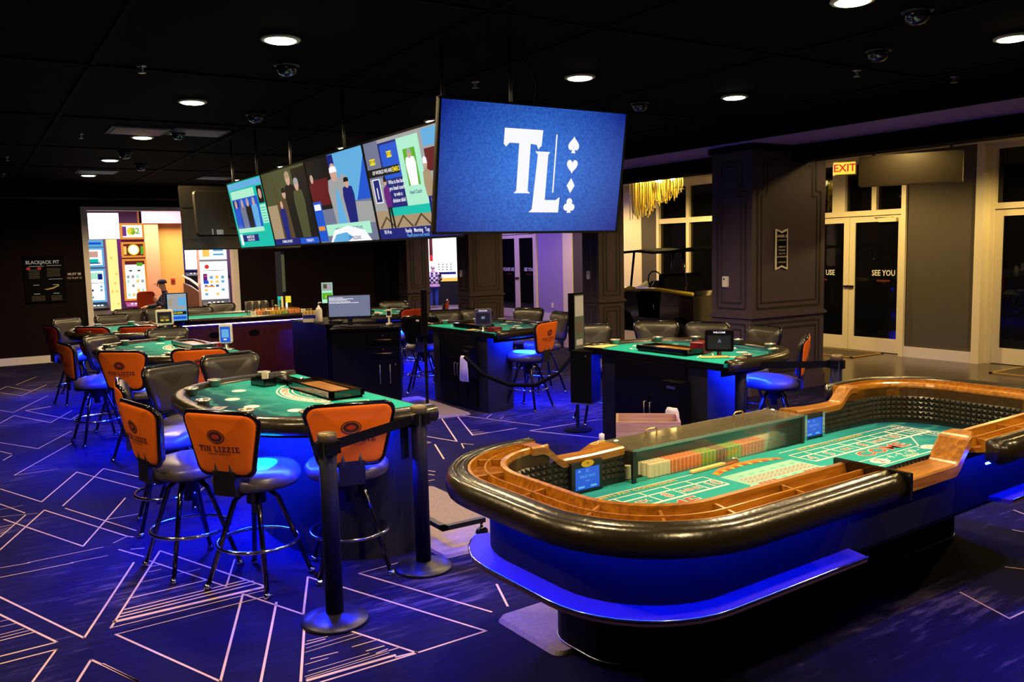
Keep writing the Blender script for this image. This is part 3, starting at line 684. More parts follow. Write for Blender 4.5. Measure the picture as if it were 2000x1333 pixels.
# bead chandelier
t = thing('bead_chandelier', 'golden chandelier of hanging bead strands over the vehicle', 'chandelier', (10.9, 11.95, 0), R(-55))
b = MB(); b.lathe([(.0001, 3.345), (.1, 3.345), (.1, 3.32), (.02, 3.3), (.02, 3.25), (.52, 3.25), (.52, 3.22), (.0001, 3.22)], 24); b.build('canopy_plate', M_['brass'], t)
b = MB()
for i in range(90):
    a = rnd.uniform(0, 2 * PI); r_ = .5 * math.sqrt(rnd.uniform(.05, 1)); x, y = r_ * math.cos(a), r_ * math.sin(a)
    L = .25 + .5 * (1 - (x + .5)) + rnd.uniform(-.1, .1); L = max(.18, min(.8, L))
    a2 = a + rnd.uniform(-.3, .3); x2, y2 = r_ * math.cos(a2), r_ * math.sin(a2)
    n = 9; pts = []
    for k in range(n + 1):
        u = k / n; pts.append((x + (x2 - x) * u, y + (y2 - y) * u, 3.22 - L * (1 - (2 * u - 1) ** 4)))
    b.tube(pts, .007, 4, cap=False)
tag(b.build('bead_strands', mat('gold_beads', (.9, .75, .2), .3, metal=.3), t), kind='stuff')
b = MB()
for x, y in ((-.3, 0), (.3, 0), (0, .3), (0, -.3), (0, 0)): b.lathe([(.0001, 3.22), (.05, 3.2), (.06, 3.15), (.0001, 3.1)], 12, T=Matrix.Translation((x, y, 0)))
b.build('lamp_bulbs', emi('chandelier_bulb', (1.0, .75, .25), 60), t)
# ---------------------------------------------------------------- player stools
def stool_backshape(z):
    """half width and forward offset of the seat back at height z (0.70 .. 1.06)"""
    u = (z - .70) / .36
    return .185 + .065 * min(1, u * 1.15), -.235 - .075 * u
def back_outline(n=6):
    # rounded trapezoid in (s, z), s along the width
    P = []
    zc = [(.185, .70), (.25, 1.06)]
    r = .06
    for cx, cz, a in ((.25 - r, 1.06 - r, 0), (-.25 + r, 1.06 - r, 90), (-.19 + r, .70 + r, 180), (.19 - r, .70 + r, 270)):
        for i in range(n + 1):
            t = R(a + 90 * i / n); P.append((cx + r * math.cos(t), cz + r * math.sin(t)))
    return P
def bpos(s, z, d):
    """point on the curved back: s across, z up, d depth (towards the front +)"""
    u = (z - .70) / .36
    x = -.235 - .075 * u + .9 * s * s * (.5 + .5 * u) + .02 * max(0, u - .85) * -3
    return (x + d, s, z)
def grid_back(b, d, mi, inset, smooth=True, flip=False):
    O = back_outline(5); n = len(O); cz = .88
    rings = []
    for k in (1.0, .72, .4, .12):
        rings.append([bpos((p[0]) * (1 - inset / .25) * k, cz + (p[1] - cz) * (1 - inset / .2) * k, d + (.012 if d > 0 else -.012) * (1 - k ** 4)) for p in O])
    b.loft(rings, mi, True, False, None, smooth)
    b.s[-1] = smooth
    nv = len(b.v); b.f.append(tuple(range(nv - n, nv))); b.m.append(mi); b.s.append(smooth)
def make_stool(label, group, back='orange'):
    t = thing('bar_stool', label, 'stool', (0, 0, 0), 0, group)
    # seat: round cushion with a rolled front
    b = MB(); N = 28
    prof = [(.0, .692), (.10, .694), (.17, .69), (.215, .676), (.235, .648), (.235, .615), (.222, .592), (.18, .585), (0, .585)]
    rings = []
    for r, z in prof:
        ring = []
        for k in range(N):
            a = 2 * PI * k / N; fx = 1.08 + .06 * math.cos(a); dz = .012 * math.cos(a) if z > .64 else 0
            ring.append((r * fx * math.cos(a) + .01, r * 1.06 * math.sin(a), z + dz * (r / .235)))
        rings.append(ring)
    b.loft(rings, 0, True, False); b.build('seat', M_['seat'], t)
    b = MB(); b.lathe([(.0001, .584), (.15, .584), (.16, .57), (.08, .55), (.055, .545), (.055, .48), (.03, .47), (.03, .42), (.0001, .42)], 20); b.build('swivel', M_['satin'], t)
    # legs
    for sx, sy in ((1, 1), (1, -1), (-1, 1), (-1, -1)):
        l = MB()
        l.tube([(sx * .05, sy * .05, .545), (sx * .085, sy * .085, .50), (sx * .205, sy * .205, .03)], [.016, .016, .014], 8)
        g = l.build('leg', M_['gloss'], t)
        c = MB(); c.lathe([(.0001, 0), (.022, 0), (.022, .02), (.016, .034), (.0001, .034)], 10, T=Matrix.Translation((sx * .21, sy * .21, 0))); c.build('foot_glide', M_['chrome'], g)
    b = MB(); b.tube([(.232 * math.cos(2 * PI * k / 32), .232 * math.sin(2 * PI * k / 32), .25) for k in range(32)], .011, 8, True); b.build('foot_ring', M_['chrome'], t)
    # back: padded front, printed rear panel, tube frame, bracket
    b = MB(); O = back_outline(5); n = len(O)
    rings = [[bpos(p[0] * .965, .88 + (p[1] - .88) * .965, -.008) for p in O]]
    for k, dd in ((.965, .02), (.9, .042), (.7, .05), (.4, .05), (.1, .05)): rings.append([bpos(p[0] * k, .88 + (p[1] - .88) * k, dd) for p in O])
    b.loft(rings, 0, True, True); b.build('backrest', M_['vinyl'], t)
    b = MB(); rings = []
    for k, dd in ((.965, -.009), (.955, -.018), (.92, -.022), (.85, -.024), (.76, -.024), (.66, -.024), (.55, -.024), (.43, -.024), (.3, -.024), (.16, -.024), (.04, -.024)): rings.append([bpos(p[0] * k, .88 + (p[1] - .88) * k, dd) for p in O])
    b.loft(rings, 0, True, True)
    if back != 'black':
        FB = lambda x, y, h: bpos(-x, y, -.0262 - h)
        def ring_flat(r1, r2, y0, mi, h):
            b.flat(circ(r2, 24, 0, y0, r1), FB, mi, h)
        ring_flat(.058, .04, .93, 1, 0); ring_flat(.051, .034, .93, 0, .0004); ring_flat(.047, .031, .93, 1, .0008); ring_flat(.026, .014, .931, 2, .0012)
        b.rect(-.044, .926, .044, .935, FB, 1, .0016)
        b.slab('TIN LIZZIE', 0, .858, .033, FB, 1, 0)
        b.text('GAMING RESORT', 0, .828, .017, FB, 1, 0, sx=1.2)
    ms = {'orange': mats('orange', 'ink', 'inkred'), 'rust': mats('redorange', 'ink', 'inkred'), 'black': mats('black', 'ink', 'inkred')}[back]
    b.build('back_panel', ms, t)
    b = MB(); b.tube([bpos(p[0], p[1], -.003) for p in O], .014, 8, True); b.build('back_frame', M_['gloss'], t)
    b = MB()
    for s in (-.05, .05): b.tube([(-.10, s, .575), (-.20, s, .575), (-.245, s, .62), (-.262, s, .80)], .012, 6)
    b.box((-.262, -.075, .585), (-.235, .075, .725)); b.build('back_bracket', M_['satin'], t)
    return t
G1 = 'stools at the left-hand card tables'; G2 = 'stools at the right-hand card tables'
P_OR = make_stool('orange', G1, 'orange'); P_RU = make_stool('rust', G1, 'rust'); P_BK = make_stool('black', G1, 'black')
_used = set()
def stool(x, y, ang, label, group, kind='orange', back=None):
    """back: measured place of the top of the seat back instead of the seat centre"""
    if back: x, y = back[0] + .3 * math.cos(ang), back[1] + .3 * math.sin(ang)
    p = {'orange': P_OR, 'rust': P_RU, 'black': P_BK}[kind]
    if kind not in _used:
        _used.add(kind); p.location = (x, y, 0); p.rotation_euler = (0, 0, ang); p['label'] = label; p['group'] = group
        return p
    return dup(p, (x, y, 0), ang, label, group)
stool(1.333, 4.89, .62, 'orange backed stool nearest the camera, whole lettering on its back facing us', G1)
stool(1.85, 4.76, 1.3, 'orange backed stool whose back is crossed by the belt barrier', G1)
stool(1.06, 5.39, .2, 'orange backed stool turned three quarters left of the nearest one', G1)
stool(1.12, 6.34, -.13, 'stool seen edge on at the far left of the nearest card table', G1)
stool(1.43, 6.87, -1.13, 'stool with black padded back at the far side of the nearest table', G1)
stool(1.9, 7.22, -1.5, 'stool with black padded back beside the dealer end of the nearest table', G1)
stool(0, 0, .15, 'orange backed stool seen from its side at the second table', G1, back=(.778, 9.725))
stool(0, 0, .8, 'orange backed stool square to the camera at the second table', G1, back=(1.14, 8.49))
stool(0, 0, 1.2, 'orange backed stool half hidden by two black backs at the second table', G1, back=(1.773, 8.154))
stool(0, 0, -.9, 'black padded stool at the left of the second table, in front of a rust back', G1, back=(1.204, 10.519))
stool(0, 0, -1.45, 'black padded stool at the far side of the second table beside the white device', G1, back=(2.01, 10.95))
stool(0, 0, .25, 'rust backed stool at the far left by the dark wall', G1, 'rust', back=(.859, 12.6))
stool(0, 0, .75, 'rust backed stool left of the third table', G1, 'rust', back=(1.28, 11.88))
stool(0, 0, 1.2, 'rust backed stool right of the third table under the white device', G1, 'rust', back=(1.794, 11.528))
stool(0, 0, -.9, 'black padded stool at the far left of the third table', G1, back=(1.178, 13.95))
stool(0, 0, -1.35, 'black padded stool under the left jamb of the wide opening', G1, back=(1.845, 14.36))
GR = 'stools behind the roulette table'
stool(0, 0, -1.75, 'black padded stool below the seated person', GR, back=(2.8, 15.65))
stool(0, 0, -1.4, 'black padded stool below the tall yellow column', GR, back=(2.3, 15.75))
stool(0, 0, -1.6, 'black padded stool right of the poster display', GR, back=(3.32, 15.2))
stool(0, 0, -1.75, 'black padded stool below the bright slot machine', GR, back=(3.94, 16.1))
stool(0, 0, -1.85, 'black padded stool at the far left of the middle table', G2, back=(5.86, 10.98))
stool(0, 0, -2.3, 'black padded stool in front of the third pillar', G2, back=(6.32, 10.83))
stool(0, 0, -2.7, 'black padded stool in front of the violet lit far doors', G2, back=(6.9, 10.27))
stool(0, 0, 3.0, 'stool seen from its side between the orange back and the display post', G2, back=(6.75, 9.25))
stool(0, 0, 2.0, 'orange backed stool at the right end of the middle table', G2, back=(5.75, 8.16))
s_ = stool(5.2, 10.36, .95, 'all black stool with a white tag at the left end of the middle table', G2, 'black')
b = MB(); b.rect(-.02, 1.0, .02, 1.025, lambda x, y, h: bpos(-x + .02, y, -.03 - h), 0, 0); b.build('paper_tag', M_['card'], s_)
stool(0, 0, -1.95, 'black padded stool right of the display post at the near right table', G2, back=(5.87, 7.56))
stool(0, 0, -2.35, 'black padded stool in front of the parked vehicle', G2, back=(6.646, 7.297))
stool(0, 0, -2.7, 'black padded stool before the narrow face of the charcoal pillar', G2, back=(6.897, 6.717))
stool(0, 0, 3.0, 'black padded stool before the broad face of the charcoal pillar', G2, back=(6.948, 5.939))
stool(0, 0, 2.2, 'orange backed stool seen edge on behind the second belt barrier', G2, back=(6.426, 5.021))
stool(0, 0, 1.9, 'rust backed stool at the table behind the podium', G2, 'rust', back=(5.73, 11.7))
stool(0, 0, -2.2, 'black padded stool beyond the table behind the podium', G2, back=(6.37, 13.8))
stool(0, 0, 2.6, 'rust backed stool by the standing person, top pad showing', G2, 'rust', back=(7.1, 13.15))

# ---------------------------------------------------------------- card tables
TA, TB = 1.05, 1.25
def tout(t, a, b_):
    c, s = math.cos(t), math.sin(t)
    return (a * (1 if c >= 0 else -1) * abs(c) ** .75, b_ * abs(s) ** .75)
def make_table(label):
    t = thing('blackjack_table', label, 'card table', (0, 0, 0), 0, 'semicircular card tables')
    N = 48; TS = [PI * i / N for i in range(N + 1)]
    # felt with printed layout
    b = MB()
    out = [tout(x, TA - .09, TB - .09) for x in TS]
    b.prism(out + [(-TA + .09, -.0), (TA - .09, -.0)][:0], .93, .958, 0)
    F = lambda x, y, h: (x, y, .959 + h)
    def arc(cx, cy, r0, r1, a0, a1, mi, h=0, sy=1.0, n=24):
        P = [(cx + r0 * math.cos(a0 + (a1 - a0) * i / n), cy + sy * r0 * math.sin(a0 + (a1 - a0) * i / n)) for i in range(n + 1)]
        P2 = [(cx + r1 * math.cos(a0 + (a1 - a0) * i / n), cy + sy * r1 * math.sin(a0 + (a1 - a0) * i / n)) for i in range(n + 1)][::-1]
        for i in range(n):
            b.add([F(*P[i], h), F(*P[i + 1], h), F(*P2[n - i - 1], h), F(*P2[n - i], h)], [(0, 1, 2, 3)], mi)
    for i in range(6):
        a = R(22 + 136 * i / 5); b.flat(circ(.052, 20, .72 * math.cos(a), .1 + .78 * math.sin(a)), F, 1, 0)
    a0, a1 = R(25), R(155)
    arc(0, -.06, .60, .612, a0, a1, 1); arc(0, -.06, .49, .502, a0, a1, 1)
    for a in (a0, a1): b.line((.49 * math.cos(a), -.06 + .49 * math.sin(a)), (.61 * math.cos(a), -.06 + .61 * math.sin(a)), .012, F, 1)
    def arctext(s, r, size, span, mi, h=0.0004):
        n = len(s)
        for i, ch in enumerate(s):
            if ch == ' ': continue
            a = PI / 2 - span / 2 + span * i / (n - 1)
            b.text(ch, r * math.cos(a), -.06 + r * math.sin(a), size, F, mi, h, bold=.02, rot=a + PI / 2)
    arc(0, -.06, .52, .585, R(52), R(128), 1, .0001)
    arctext('BLACKJACK PAYS 3 TO 2', .552, .062, R(70), 2)
    arctext('INSURANCE PAYS 2 TO 1', .44, .045, R(64), 1)
    arc(0, -.06, .36, .40, R(62), R(118), 1)
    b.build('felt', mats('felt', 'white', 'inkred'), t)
    # padded armrest
    b = MB(); ring = []
    path = [(TA - .02, -.03)] + [tout(x, TA, TB) for x in TS] + [(-TA + .02, -.03)]
    cen = Vector((0, .45))
    for i, p in enumerate(path):
        a = Vector(path[max(0, i - 1)]); c = Vector(path[min(len(path) - 1, i + 1)]); tg = (c - a).normalized(); nr = Vector((tg.y, -tg.x))
        k = .35 if i in (0, len(path) - 1) else 1
        pr = [(-.13, .955), (-.12, .978), (-.09, .99), (-.05, .99), (-.015, .978), (.0, .95), (-.005, .915), (-.03, .89), (-.08, .885), (-.125, .90)]
        ring.append([(p[0] + nr.x * (d if k == 1 else -.06 + (d + .06) * .6), p[1] + nr.y * (d if k == 1 else -.06 + (d + .06) * .6), .94 + (z - .94) * (1 if k == 1 else .6)) for d, z in pr])
    b.loft(ring, 0, True, True); b.build('armrest', M_['pad'], t)
    # under side
    b = MB(); b.prism([tout(x, TA - .1, TB - .1) for x in TS], .895, .929, 0); b.box((-TA + .12, -.02, .9), (TA - .12, .02, .955), 0); b.build('table_apron', M_['black'], t)
    # pedestal: curved front towards the players, cabinet to the dealer
    b = MB(); b.prism([tout(x, .74, .66) for x in TS], .0, .895, 0, None, False); b.build('table_skirt', M_['bodyblue'], t)
    b = MB(); b.box((-.48, -.045, .05), (.5, 0.0, .895)); cb = b.build('dealer_cabinet', M_['black'], t)
    for x0, x1 in ((-.2, .03), (.05, .28)):
        q = MB(); q.box((x0, -.06, .12), (x1, -.045, .62)); dr = q.build('cabinet_door', M_['black'], t)
        hx = x1 - .03 if x0 < 0 else x0 + .03
        h = MB(); h.tube([(hx, -.06, .4), (hx, -.085, .4), (hx, -.085, .55), (hx, -.06, .55)], .006, 6); h.build('door_handle', M_['steel'], dr)
    q = MB(); q.box((.33, -.16, .42), (.56, -.045, .78)); db = q.build('drop_box', M_['black'], t)
    q = MB()
    for z in (.72, .5, .47): q.box((.4, -.165, z), (.51, -.16, z + .022))
    q.build('box_label', M_['steel'], db)
    # blue strip light under the rail
    b = MB(); pts = [tout(x, TA - .2, TB - .2) for x in TS[2:-2]]
    b.tube([(x, y, .882) for x, y in pts], .007, 6); b.build('led_strip', M_['led'], t)
    b = MB(); o1 = [tout(x, TA - .145, TB - .145) for x in TS]; o2 = [tout(x, TA - .155, TB - .155) for x in TS]
    b.loft([[(p[0], p[1], .848), (p[0], p[1], .9), (q[0], q[1], .9), (q[0], q[1], .848)] for p, q in zip(o1, o2)], 0, True, True, None, False); b.build('added_light_lip', M_['matte'], t)  # unseen lip, added to keep the blue light close to the table
    # cup holders
    for i in range(7):
        a = R(10 + 160 * i / 6); x, y = tout(a, TA - .13, TB - .13)
        c = MB(); c.lathe([(.0001, .965), (.038, .965), (.04, 1.0), (.052, 1.004), (.052, 1.012), (.036, 1.012), (.034, .975), (.0001, .972)], 16, T=Matrix.Translation((x, y, 0)))
        c.build('cup_holder', M_['cup'], t)
    # chip tray with locking cover
    b = MB(); b.box((-.33, .12, .958), (.33, .36, .99)); tr = b.build('chip_tray', M_['black'], t)
    b = MB()
    for x0, y0, x1, y1 in ((-.34, .11, .34, .14), (-.34, .34, .34, .37), (-.34, .11, -.31, .37), (.31, .11, .34, .37)): b.box((x0, y0, .975), (x1, y1, 1.015))
    b.build('tray_frame', M_['gloss'], tr)
    b = MB(); b.box((-.21, .15, .991), (.24, .33, 1.001)); b.build('tray_cover', M_['railwood'], tr)
    b = MB(); b.box((-.31, .14, .99), (.31, .34, .9905 + .005)); b.build('tray_glass', M_['tvback'], tr)
    return t
T0 = make_table('semicircular card table nearest the camera, teal felt in full view')
T0.location = (2.25, 5.6, 0); T0.rotation_euler = (0, 0, R(94)); T0.scale = (1.08, .93, 1)
TT = [(2.22, 9.44, R(95), 'semicircular card table second in the left row', (1.08, .93)), (2.3, 12.43, R(91), 'semicircular card table third and farthest in the left row', (1, 1)),
      (5.05, 9.1, R(-88), 'semicircular card table in the middle with a white framed screen on it', (.86, .9)), (5.05, 5.62, R(-89), 'semicircular card table at the right, in front of the charcoal pillars', (.91, 1)),
      (5.1, 12.8, R(-104), 'semicircular card table behind the black podium', (1, 1))]
for x, y, a, lb, sc_ in TT: r_ = dup(T0, (x, y, 0), a, lb); r_.scale = (*sc_, 1)
def on_table(i, lx, ly):
    x0, y0, a = ((2.25, 5.6, R(94)),) [0] if i == 0 else TT[i - 1][:3]
    return (x0 + lx * math.cos(a) - ly * math.sin(a), y0 + lx * math.sin(a) + ly * math.cos(a)), a
# things on and by the card tables
(p, a) = on_table(0, .62, .42)
t = thing('discard_holder', 'black card holder with a white card standing in it on the nearest table', 'card holder', (*p, .959), a + .2)
b = MB(); b.box((-.09, -.05, 0), (.09, .05, .012)); b.box((-.09, -.05, 0), (.09, -.04, .06)); b.box((-.09, .04, 0), (.09, .05, .06)); b.box((-.09, -.05, 0), (-.08, .05, .06)); b.box((.08, -.05, 0), (.09, .05, .06)); b.build('holder_body', M_['gloss'], t)
b = MB(); b.box((-.05, -.012, .012), (.03, -.006, .10)); b.build('cut_card', M_['card'], t)
(p, a) = on_table(0, .5, .24)
t = thing('card_shoe', 'long low black card shoe at the dealer edge of the nearest table', 'card shoe', (*p, .959), a + .25)
b = MB(); b.add([(-.16, -.055, 0), (.16, -.055, 0), (.16, .055, 0), (-.16, .055, 0), (-.16, -.055, .02), (.16, -.055, .055), (.16, .055, .055), (-.16, .055, .02)], [(0, 3, 2, 1), (4, 5, 6, 7), (0, 1, 5, 4), (1, 2, 6, 5), (2, 3, 7, 6), (3, 0, 4, 7)]); b.build('shoe_body', M_['gloss'], t)
b = MB()
for x in (-.1, .1): b = MB(); b.lathe([(.0001, .062), (.014, .06), (.018, .05), (.018, .035)], 10, T=Matrix.Translation((x, 0, 0))); b.build('shoe_knob', M_['chrome'], t)
(p, a) = on_table(0, -.12, 1.0)
t = thing('limit_placard', 'small white placard lying on the player side of the nearest felt', 'placard', (*p, .9595), a + 2.4)
b = MB(); b.box((-.075, -.045, 0), (.075, .045, .003)); b.build('placard_card', M_['steel'], t)
b = MB(); b.text('$5-$100', 0, .012, .034, lambda x, y, h: (x, y, .0035), 0, 0, bold=.02); b.text('MIN MAX', 0, -.02, .022, lambda x, y, h: (x, y, .0035)); b.build('placard_print', M_['ink'], t)

def table_screen(name, label, loc, rz, wd, ht, body, face, content=None, head=None, headmat='e_white', back=False):
    """dealer display on a short stem: housing, screen, foot"""
    t = thing(name, label, 'display', loc, rz)
    b = MB(); b.lathe([(.0001, 0), (.075, 0), (.075, .012), (.02, .018), (.018, .09), (.0001, .09)], 16); b.build('foot', M_['steel'], t)
    b = MB(); b.prism(rrect(-wd / 2, 0, wd / 2, ht, .02, 3), -.025, .025, 0, Matrix.Translation((0, 0, .07)) @ Matrix.Rotation(R(90), 4, 'X'), ch=.006); hb = b.build('housing', M_[body], t)
    F = frame((0, -.026, .07), (1, 0, 0), (0, 0, 1))
    m = wd * .1
    b = MB(); b.rect(-wd / 2 + m, m, wd / 2 - m, ht * (.74 if head else .86), F, 0, .001)
    ms = [M_[face]]
    if content:
        for k, (x0, y0, x1, y1, mk) in enumerate(content):
            ms.append(M_[mk]); b.rect((x0 - .5) * wd, y0 * ht, (x1 - .5) * wd, y1 * ht, F, k + 1, .002)
    b.build('screen', ms, t)
    if head:
        b = MB(); b.text(head, 0, ht * .87, ht * .11, F, 0, .002, bold=.02); b.build('header_lettering', M_[headmat], t)
    return t
(p, a) = on_table(1, -.42, .25)
table_screen('card_shuffler_display', 'white framed device with a blue screen on the second table', (2.2, 8.85, .96), R(-28), .125, .2, 'trim', 'e_blue', [(.22, .3, .78, .72, 'e_sky'), (.35, .18, .6, .24, 'e_white')])
table_screen('card_shuffler_display', 'white framed device with dark screen and yellow digits on the third table', (2.2, 12.0, .96), R(-12), .22, .2, 'trim', 'e_black', [(.25, .24, .75, .6, 'e_brown'), (.28, .26, .45, .36, 'e_yellow'), (.55, .26, .75, .36, 'e_yellow'), (.4, .48, .6, .53, 'e_green')])
table_screen('jackpot_display', 'black framed screen with white heading on the middle table', (5.12, 8.62, .96), R(-32), .2, .2, 'steel', 'e_black', [(.4, .4, .6, .55, 'e_grey')], 'FORTUNE')
table_screen('jackpot_display', 'black framed screen with white heading on the table behind the podium', (4.95, 12.0, .96), R(-25), .23, .18, 'steel', 'e_black', [(.45, .35, .62, .5, 'e_maroon')], 'FACE UP')
t = table_screen('jackpot_display', 'black screen with a lettered top band on the near right table', (5.4, 5.14, .93), R(-48), .24, .19, 'black', 'e_black', [(.46, .42, .5, .5, 'e_grey'), (.52, .42, .56, .5, 'e_grey'), (.49, .5, .53, .57, 'e_grey')], 'WELCOME')
(p, a) = (5.22, 5.3), 0
for i, (x, y, lb, mk, sz) in enumerate(((5.45, 5.4, 'dark red card box beside the lettered screen on the near right table', 'e_maroon', (.09, .07, .1)), (5.2, 8.5, 'small red card box below the white framed screen on the middle table', 'inkred', (.08, .06, .05)), (2.15, 9.2, 'dark red card box on the second table', 'inkred', (.08, .06, .05)))):
    t = thing('card_box', lb, 'box', (x, y, .962), R(20), None)
    b = MB(); b.prism(rrect(-sz[0], -sz[1], sz[0], sz[1], .01, 2), 0, sz[2], ch=.006); b.build('box_body', mat('dark_red_plastic', (.16, .008, .01), .3), t)
    b = MB(); b.box((-sz[0] * .8, -sz[1] - .002, sz[2] * .2), (sz[0] * .2, -sz[1], sz[2] * .5)); b.build('box_label', M_['inkred'], t)
for x, y, rz, lb, w_, h_ in ((5.3, 5.1, -.6, 'yellow paper slip under the lettered screen on the near right table', .12, .05), (5.13, 6.42, .3, 'yellow paper sheet on the left corner of the near right table', .14, .11), (5.12, 8.85, .5, 'pale paper slip beside the screen on the middle table', .1, .06)):
    o = MB().box((-w_, -h_, 0), (w_, h_, .006)).build('paper_slip', M_['paper'], None, (x, y, .962), (0, 0, rz)); tag(o, lb, 'paper')
# towels hung on the dealer side
for loc, rz, lb in (((4.83, 5.12, .28), R(-84), 'white towel hanging on the near right table above the wooden crate'), ((4.88, 8.7, .38), R(-88), 'white towel hanging on the dealer side of the middle table')):
    b = MB(); rings = []
    for z, wd in ((.3, .05), (.27, .07), (.15, .085), (0, .1)):
        rings.append([(wd * math.cos(2 * PI * k / 20), .02 * math.sin(2 * PI * k / 20) * (1 + .5 * math.sin(6 * PI * k / 20)), z) for k in range(20)])
    tag(b.loft(rings, 0).build('hanging_towel', M_['towel'], None, loc, (0, 0, rz)), lb, 'towel')
# wooden crate and bottle by the near right table
t = thing('wooden_crate', 'open pale plywood crate standing behind the craps table', 'crate', (4.5, 5.05, 0), R(-40))
b = MB(); w_ = .02
b.box((-.25, -.18, 0), (.25, .18, .02)); b.build('crate_bottom', M_['paleply'], t)
for n_, lo, hi in (('crate_side', (-.25, -.18, .02), (.25, -.16, .55)), ('crate_side', (-.25, .16, .02), (.25, .18, .55)), ('crate_end', (-.25, -.16, .02), (-.23, .16, .55)), ('crate_end', (.23, -.16, .02), (.25, .16, .55))):
    MB().box(lo, hi).build(n_, M_['paleply'], t)
t = thing('spray_bottle', 'small pale bottle beside the plywood crate', 'bottle', (4.12, 5.16, 0), 0)
b = MB(); b.lathe([(.0001, 0), (.045, 0), (.048, .02), (.048, .34), (.02, .40), (.0001, .40)], 16); b.build('bottle_body', mat('pale_plastic', (.45, .42, .5), .4), t)
b = MB(); b.lathe([(.0001, .40), (.022, .40), (.022, .45), (.0001, .46)], 12); b.build('bottle_cap', M_['white'], t)
# floor mats on the dealer side
def floor_mat(x, y, rz, hx, hy, lb):
    b = MB(); b.prism(rrect(-hx, -hy, hx, hy, .05, 4), 0, .02, ch=.018); tag(b.build('floor_mat', M_['mat_grey'], None, (x, y, .001), (0, 0, rz)), lb, 'floor mat', 'anti fatigue mats behind the tables')
floor_mat(2.72, 5.3, R(91), .75, .36, 'grey mat behind the nearest card table, its corner showing by the caster')
floor_mat(4.55, 9.3, R(88), .75, .36, 'violet lit mat on the dealer side of the middle table')
floor_mat(3.6, 3.42, R(2.5), 1.42, .26, 'mat under the dealer side of the craps table, its end lit violet')
# caster base under the nearest table
t = thing('table_dolly', 'black dolly bar with a caster beside the nearest card table', 'dolly', (2.52, 5.1, .022), R(0))
b = MB(); b.box((-.1, -.45, .12), (-.06, .1, .15)); b.box((-.1, -.45, .12), (.22, -.41, .15)); b.build('dolly_bar', M_['satin'], t)
b = MB(); b.lathe([(.0001, -.016), (.035, -.016), (.045, -.01), (.045, .01), (.035, .016), (.0001, .016)], 16, T=Matrix.Translation((.2, -.43, .046)) @ Matrix.Rotation(R(90), 4, 'X')); b.tube([(.2, -.43, .12), (.2, -.43, .05)], .01, 6); b.build('caster', M_['gloss'], t)

# locked drop box hanging at the left corner of the near right table
t = thing('drop_box', 'tall black cash box hanging under the left corner of the near right table', 'cash box', (5.0, 6.5, 0), R(-62))
b = MB(); b.box((-.11, -.11, .42), (.11, .11, .93)); b.build('box_shell', M_['matte'], t)
b = MB(); b.box((-.112, -.112, .41), (.112, .112, .425)); b.build('box_rim', M_['steel'], t)
b = MB(); b.lathe([(.0001, 0), (.012, 0), (.012, .006), (.0001, .008)], 10, T=Matrix.Translation((.05, -.11, .88)) @ Matrix.Rotation(R(90), 4, 'X')); b.build('box_lock', M_['chrome'], t)
# small lamps added under the rails, each to turn one seat cyan
for x, y, tx, ty in ((1.44, 5.0, 1.30, 4.86), (1.88, 4.89, 1.85, 4.70), (1.42, 8.76, 1.31, 8.67), (5.5, 8.52, 5.62, 8.37), (5.56, 12.06, 5.66, 11.94)):
    q_ = Vector((tx - x, ty - y, -.38)).to_track_quat('-Z', 'Y').to_euler()
    lamp('added_seat_lamp', 'SPOT', (x, y, .866), 150, (0.0, 1.0, 0.78), .012, 62, rot=q_, blend=.5)
    t = thing('added_puck_light', 'small round light added under the padded rail to brighten a stool seat', 'accent light', (x, y, .872), 0, 'lights added under the table rails')
    b = MB(); b.lathe([(.0001, .014), (.028, .014), (.03, .0), (.024, .0)], 14); b.build('puck_housing', M_['satin'], t)
    b = MB(); b.lathe([(.0001, .003), (.024, .002)], 14); b.build('puck_lens', [emi('cyan_lens', (0, .8, .6), 6)] if 'cyan_lens' not in bpy.data.materials else [bpy.data.materials['cyan_lens']], t)
# ---------------------------------------------------------------- craps table
CR = thing('craps_table', 'large craps table with black padded rail and green numbered felt in the foreground', 'craps table', (3.6, 2.76, 0), R(2.5))
ZF = .69; ZR = .95
def loop(x0, y0, x1, y1, r, n=10, m=14):
    """stations of a rounded rectangle: near side right to left, left end, far side left to right, right end"""
    P = []
    for i in range(m): P.append((x1 - r + (x0 + r - x1 + r) * i / m, y0))
    for i in range(n): t = R(270 - 90 * i / n); P.append((x0 + r + r * math.cos(t), y0 + r + r * math.sin(t)))
    for i in range(4): P.append((x0, y0 + r + (y1 - r - y0 - r) * i / 4))
    for i in range(n): t = R(180 - 90 * i / n); P.append((x0 + r + r * math.cos(t), y1 - r + r * math.sin(t)))
    for i in range(m): P.append((x0 + r + (x1 - r - x0 - r) * i / m, y1))
    for i in range(n): t = R(90 - 90 * i / n); P.append((x1 - r + r * math.cos(t), y1 - r + r * math.sin(t)))
    for i in range(4): P.append((x1, y1 - r + (y0 + r - y1 + r) * i / 4))
    for i in range(n): t = R(0 - 90 * i / n); P.append((x1 - r + r * math.cos(t), y0 + r + r * math.sin(t)))
    return P
OX0, OX1, OY0, OY1 = -1.97, 2.07, -.78, .80
IX0, IX1, IY0, IY1 = -1.66, 1.74, -.46, .615
OUT = loop(OX0, OY0, OX1, OY1, .56); INN = loop(IX0, IY0, IX1, IY1, .34)
def arcpos(path, i): return path[i % len(path)]
def section(outer, inner, prof):
    rings = []
    for po, pi in zip(outer, inner):
        rings.append([(po[0] + (pi[0] - po[0]) * u, po[1] + (pi[1] - po[1]) * u, z) for u, z in prof])
    return rings
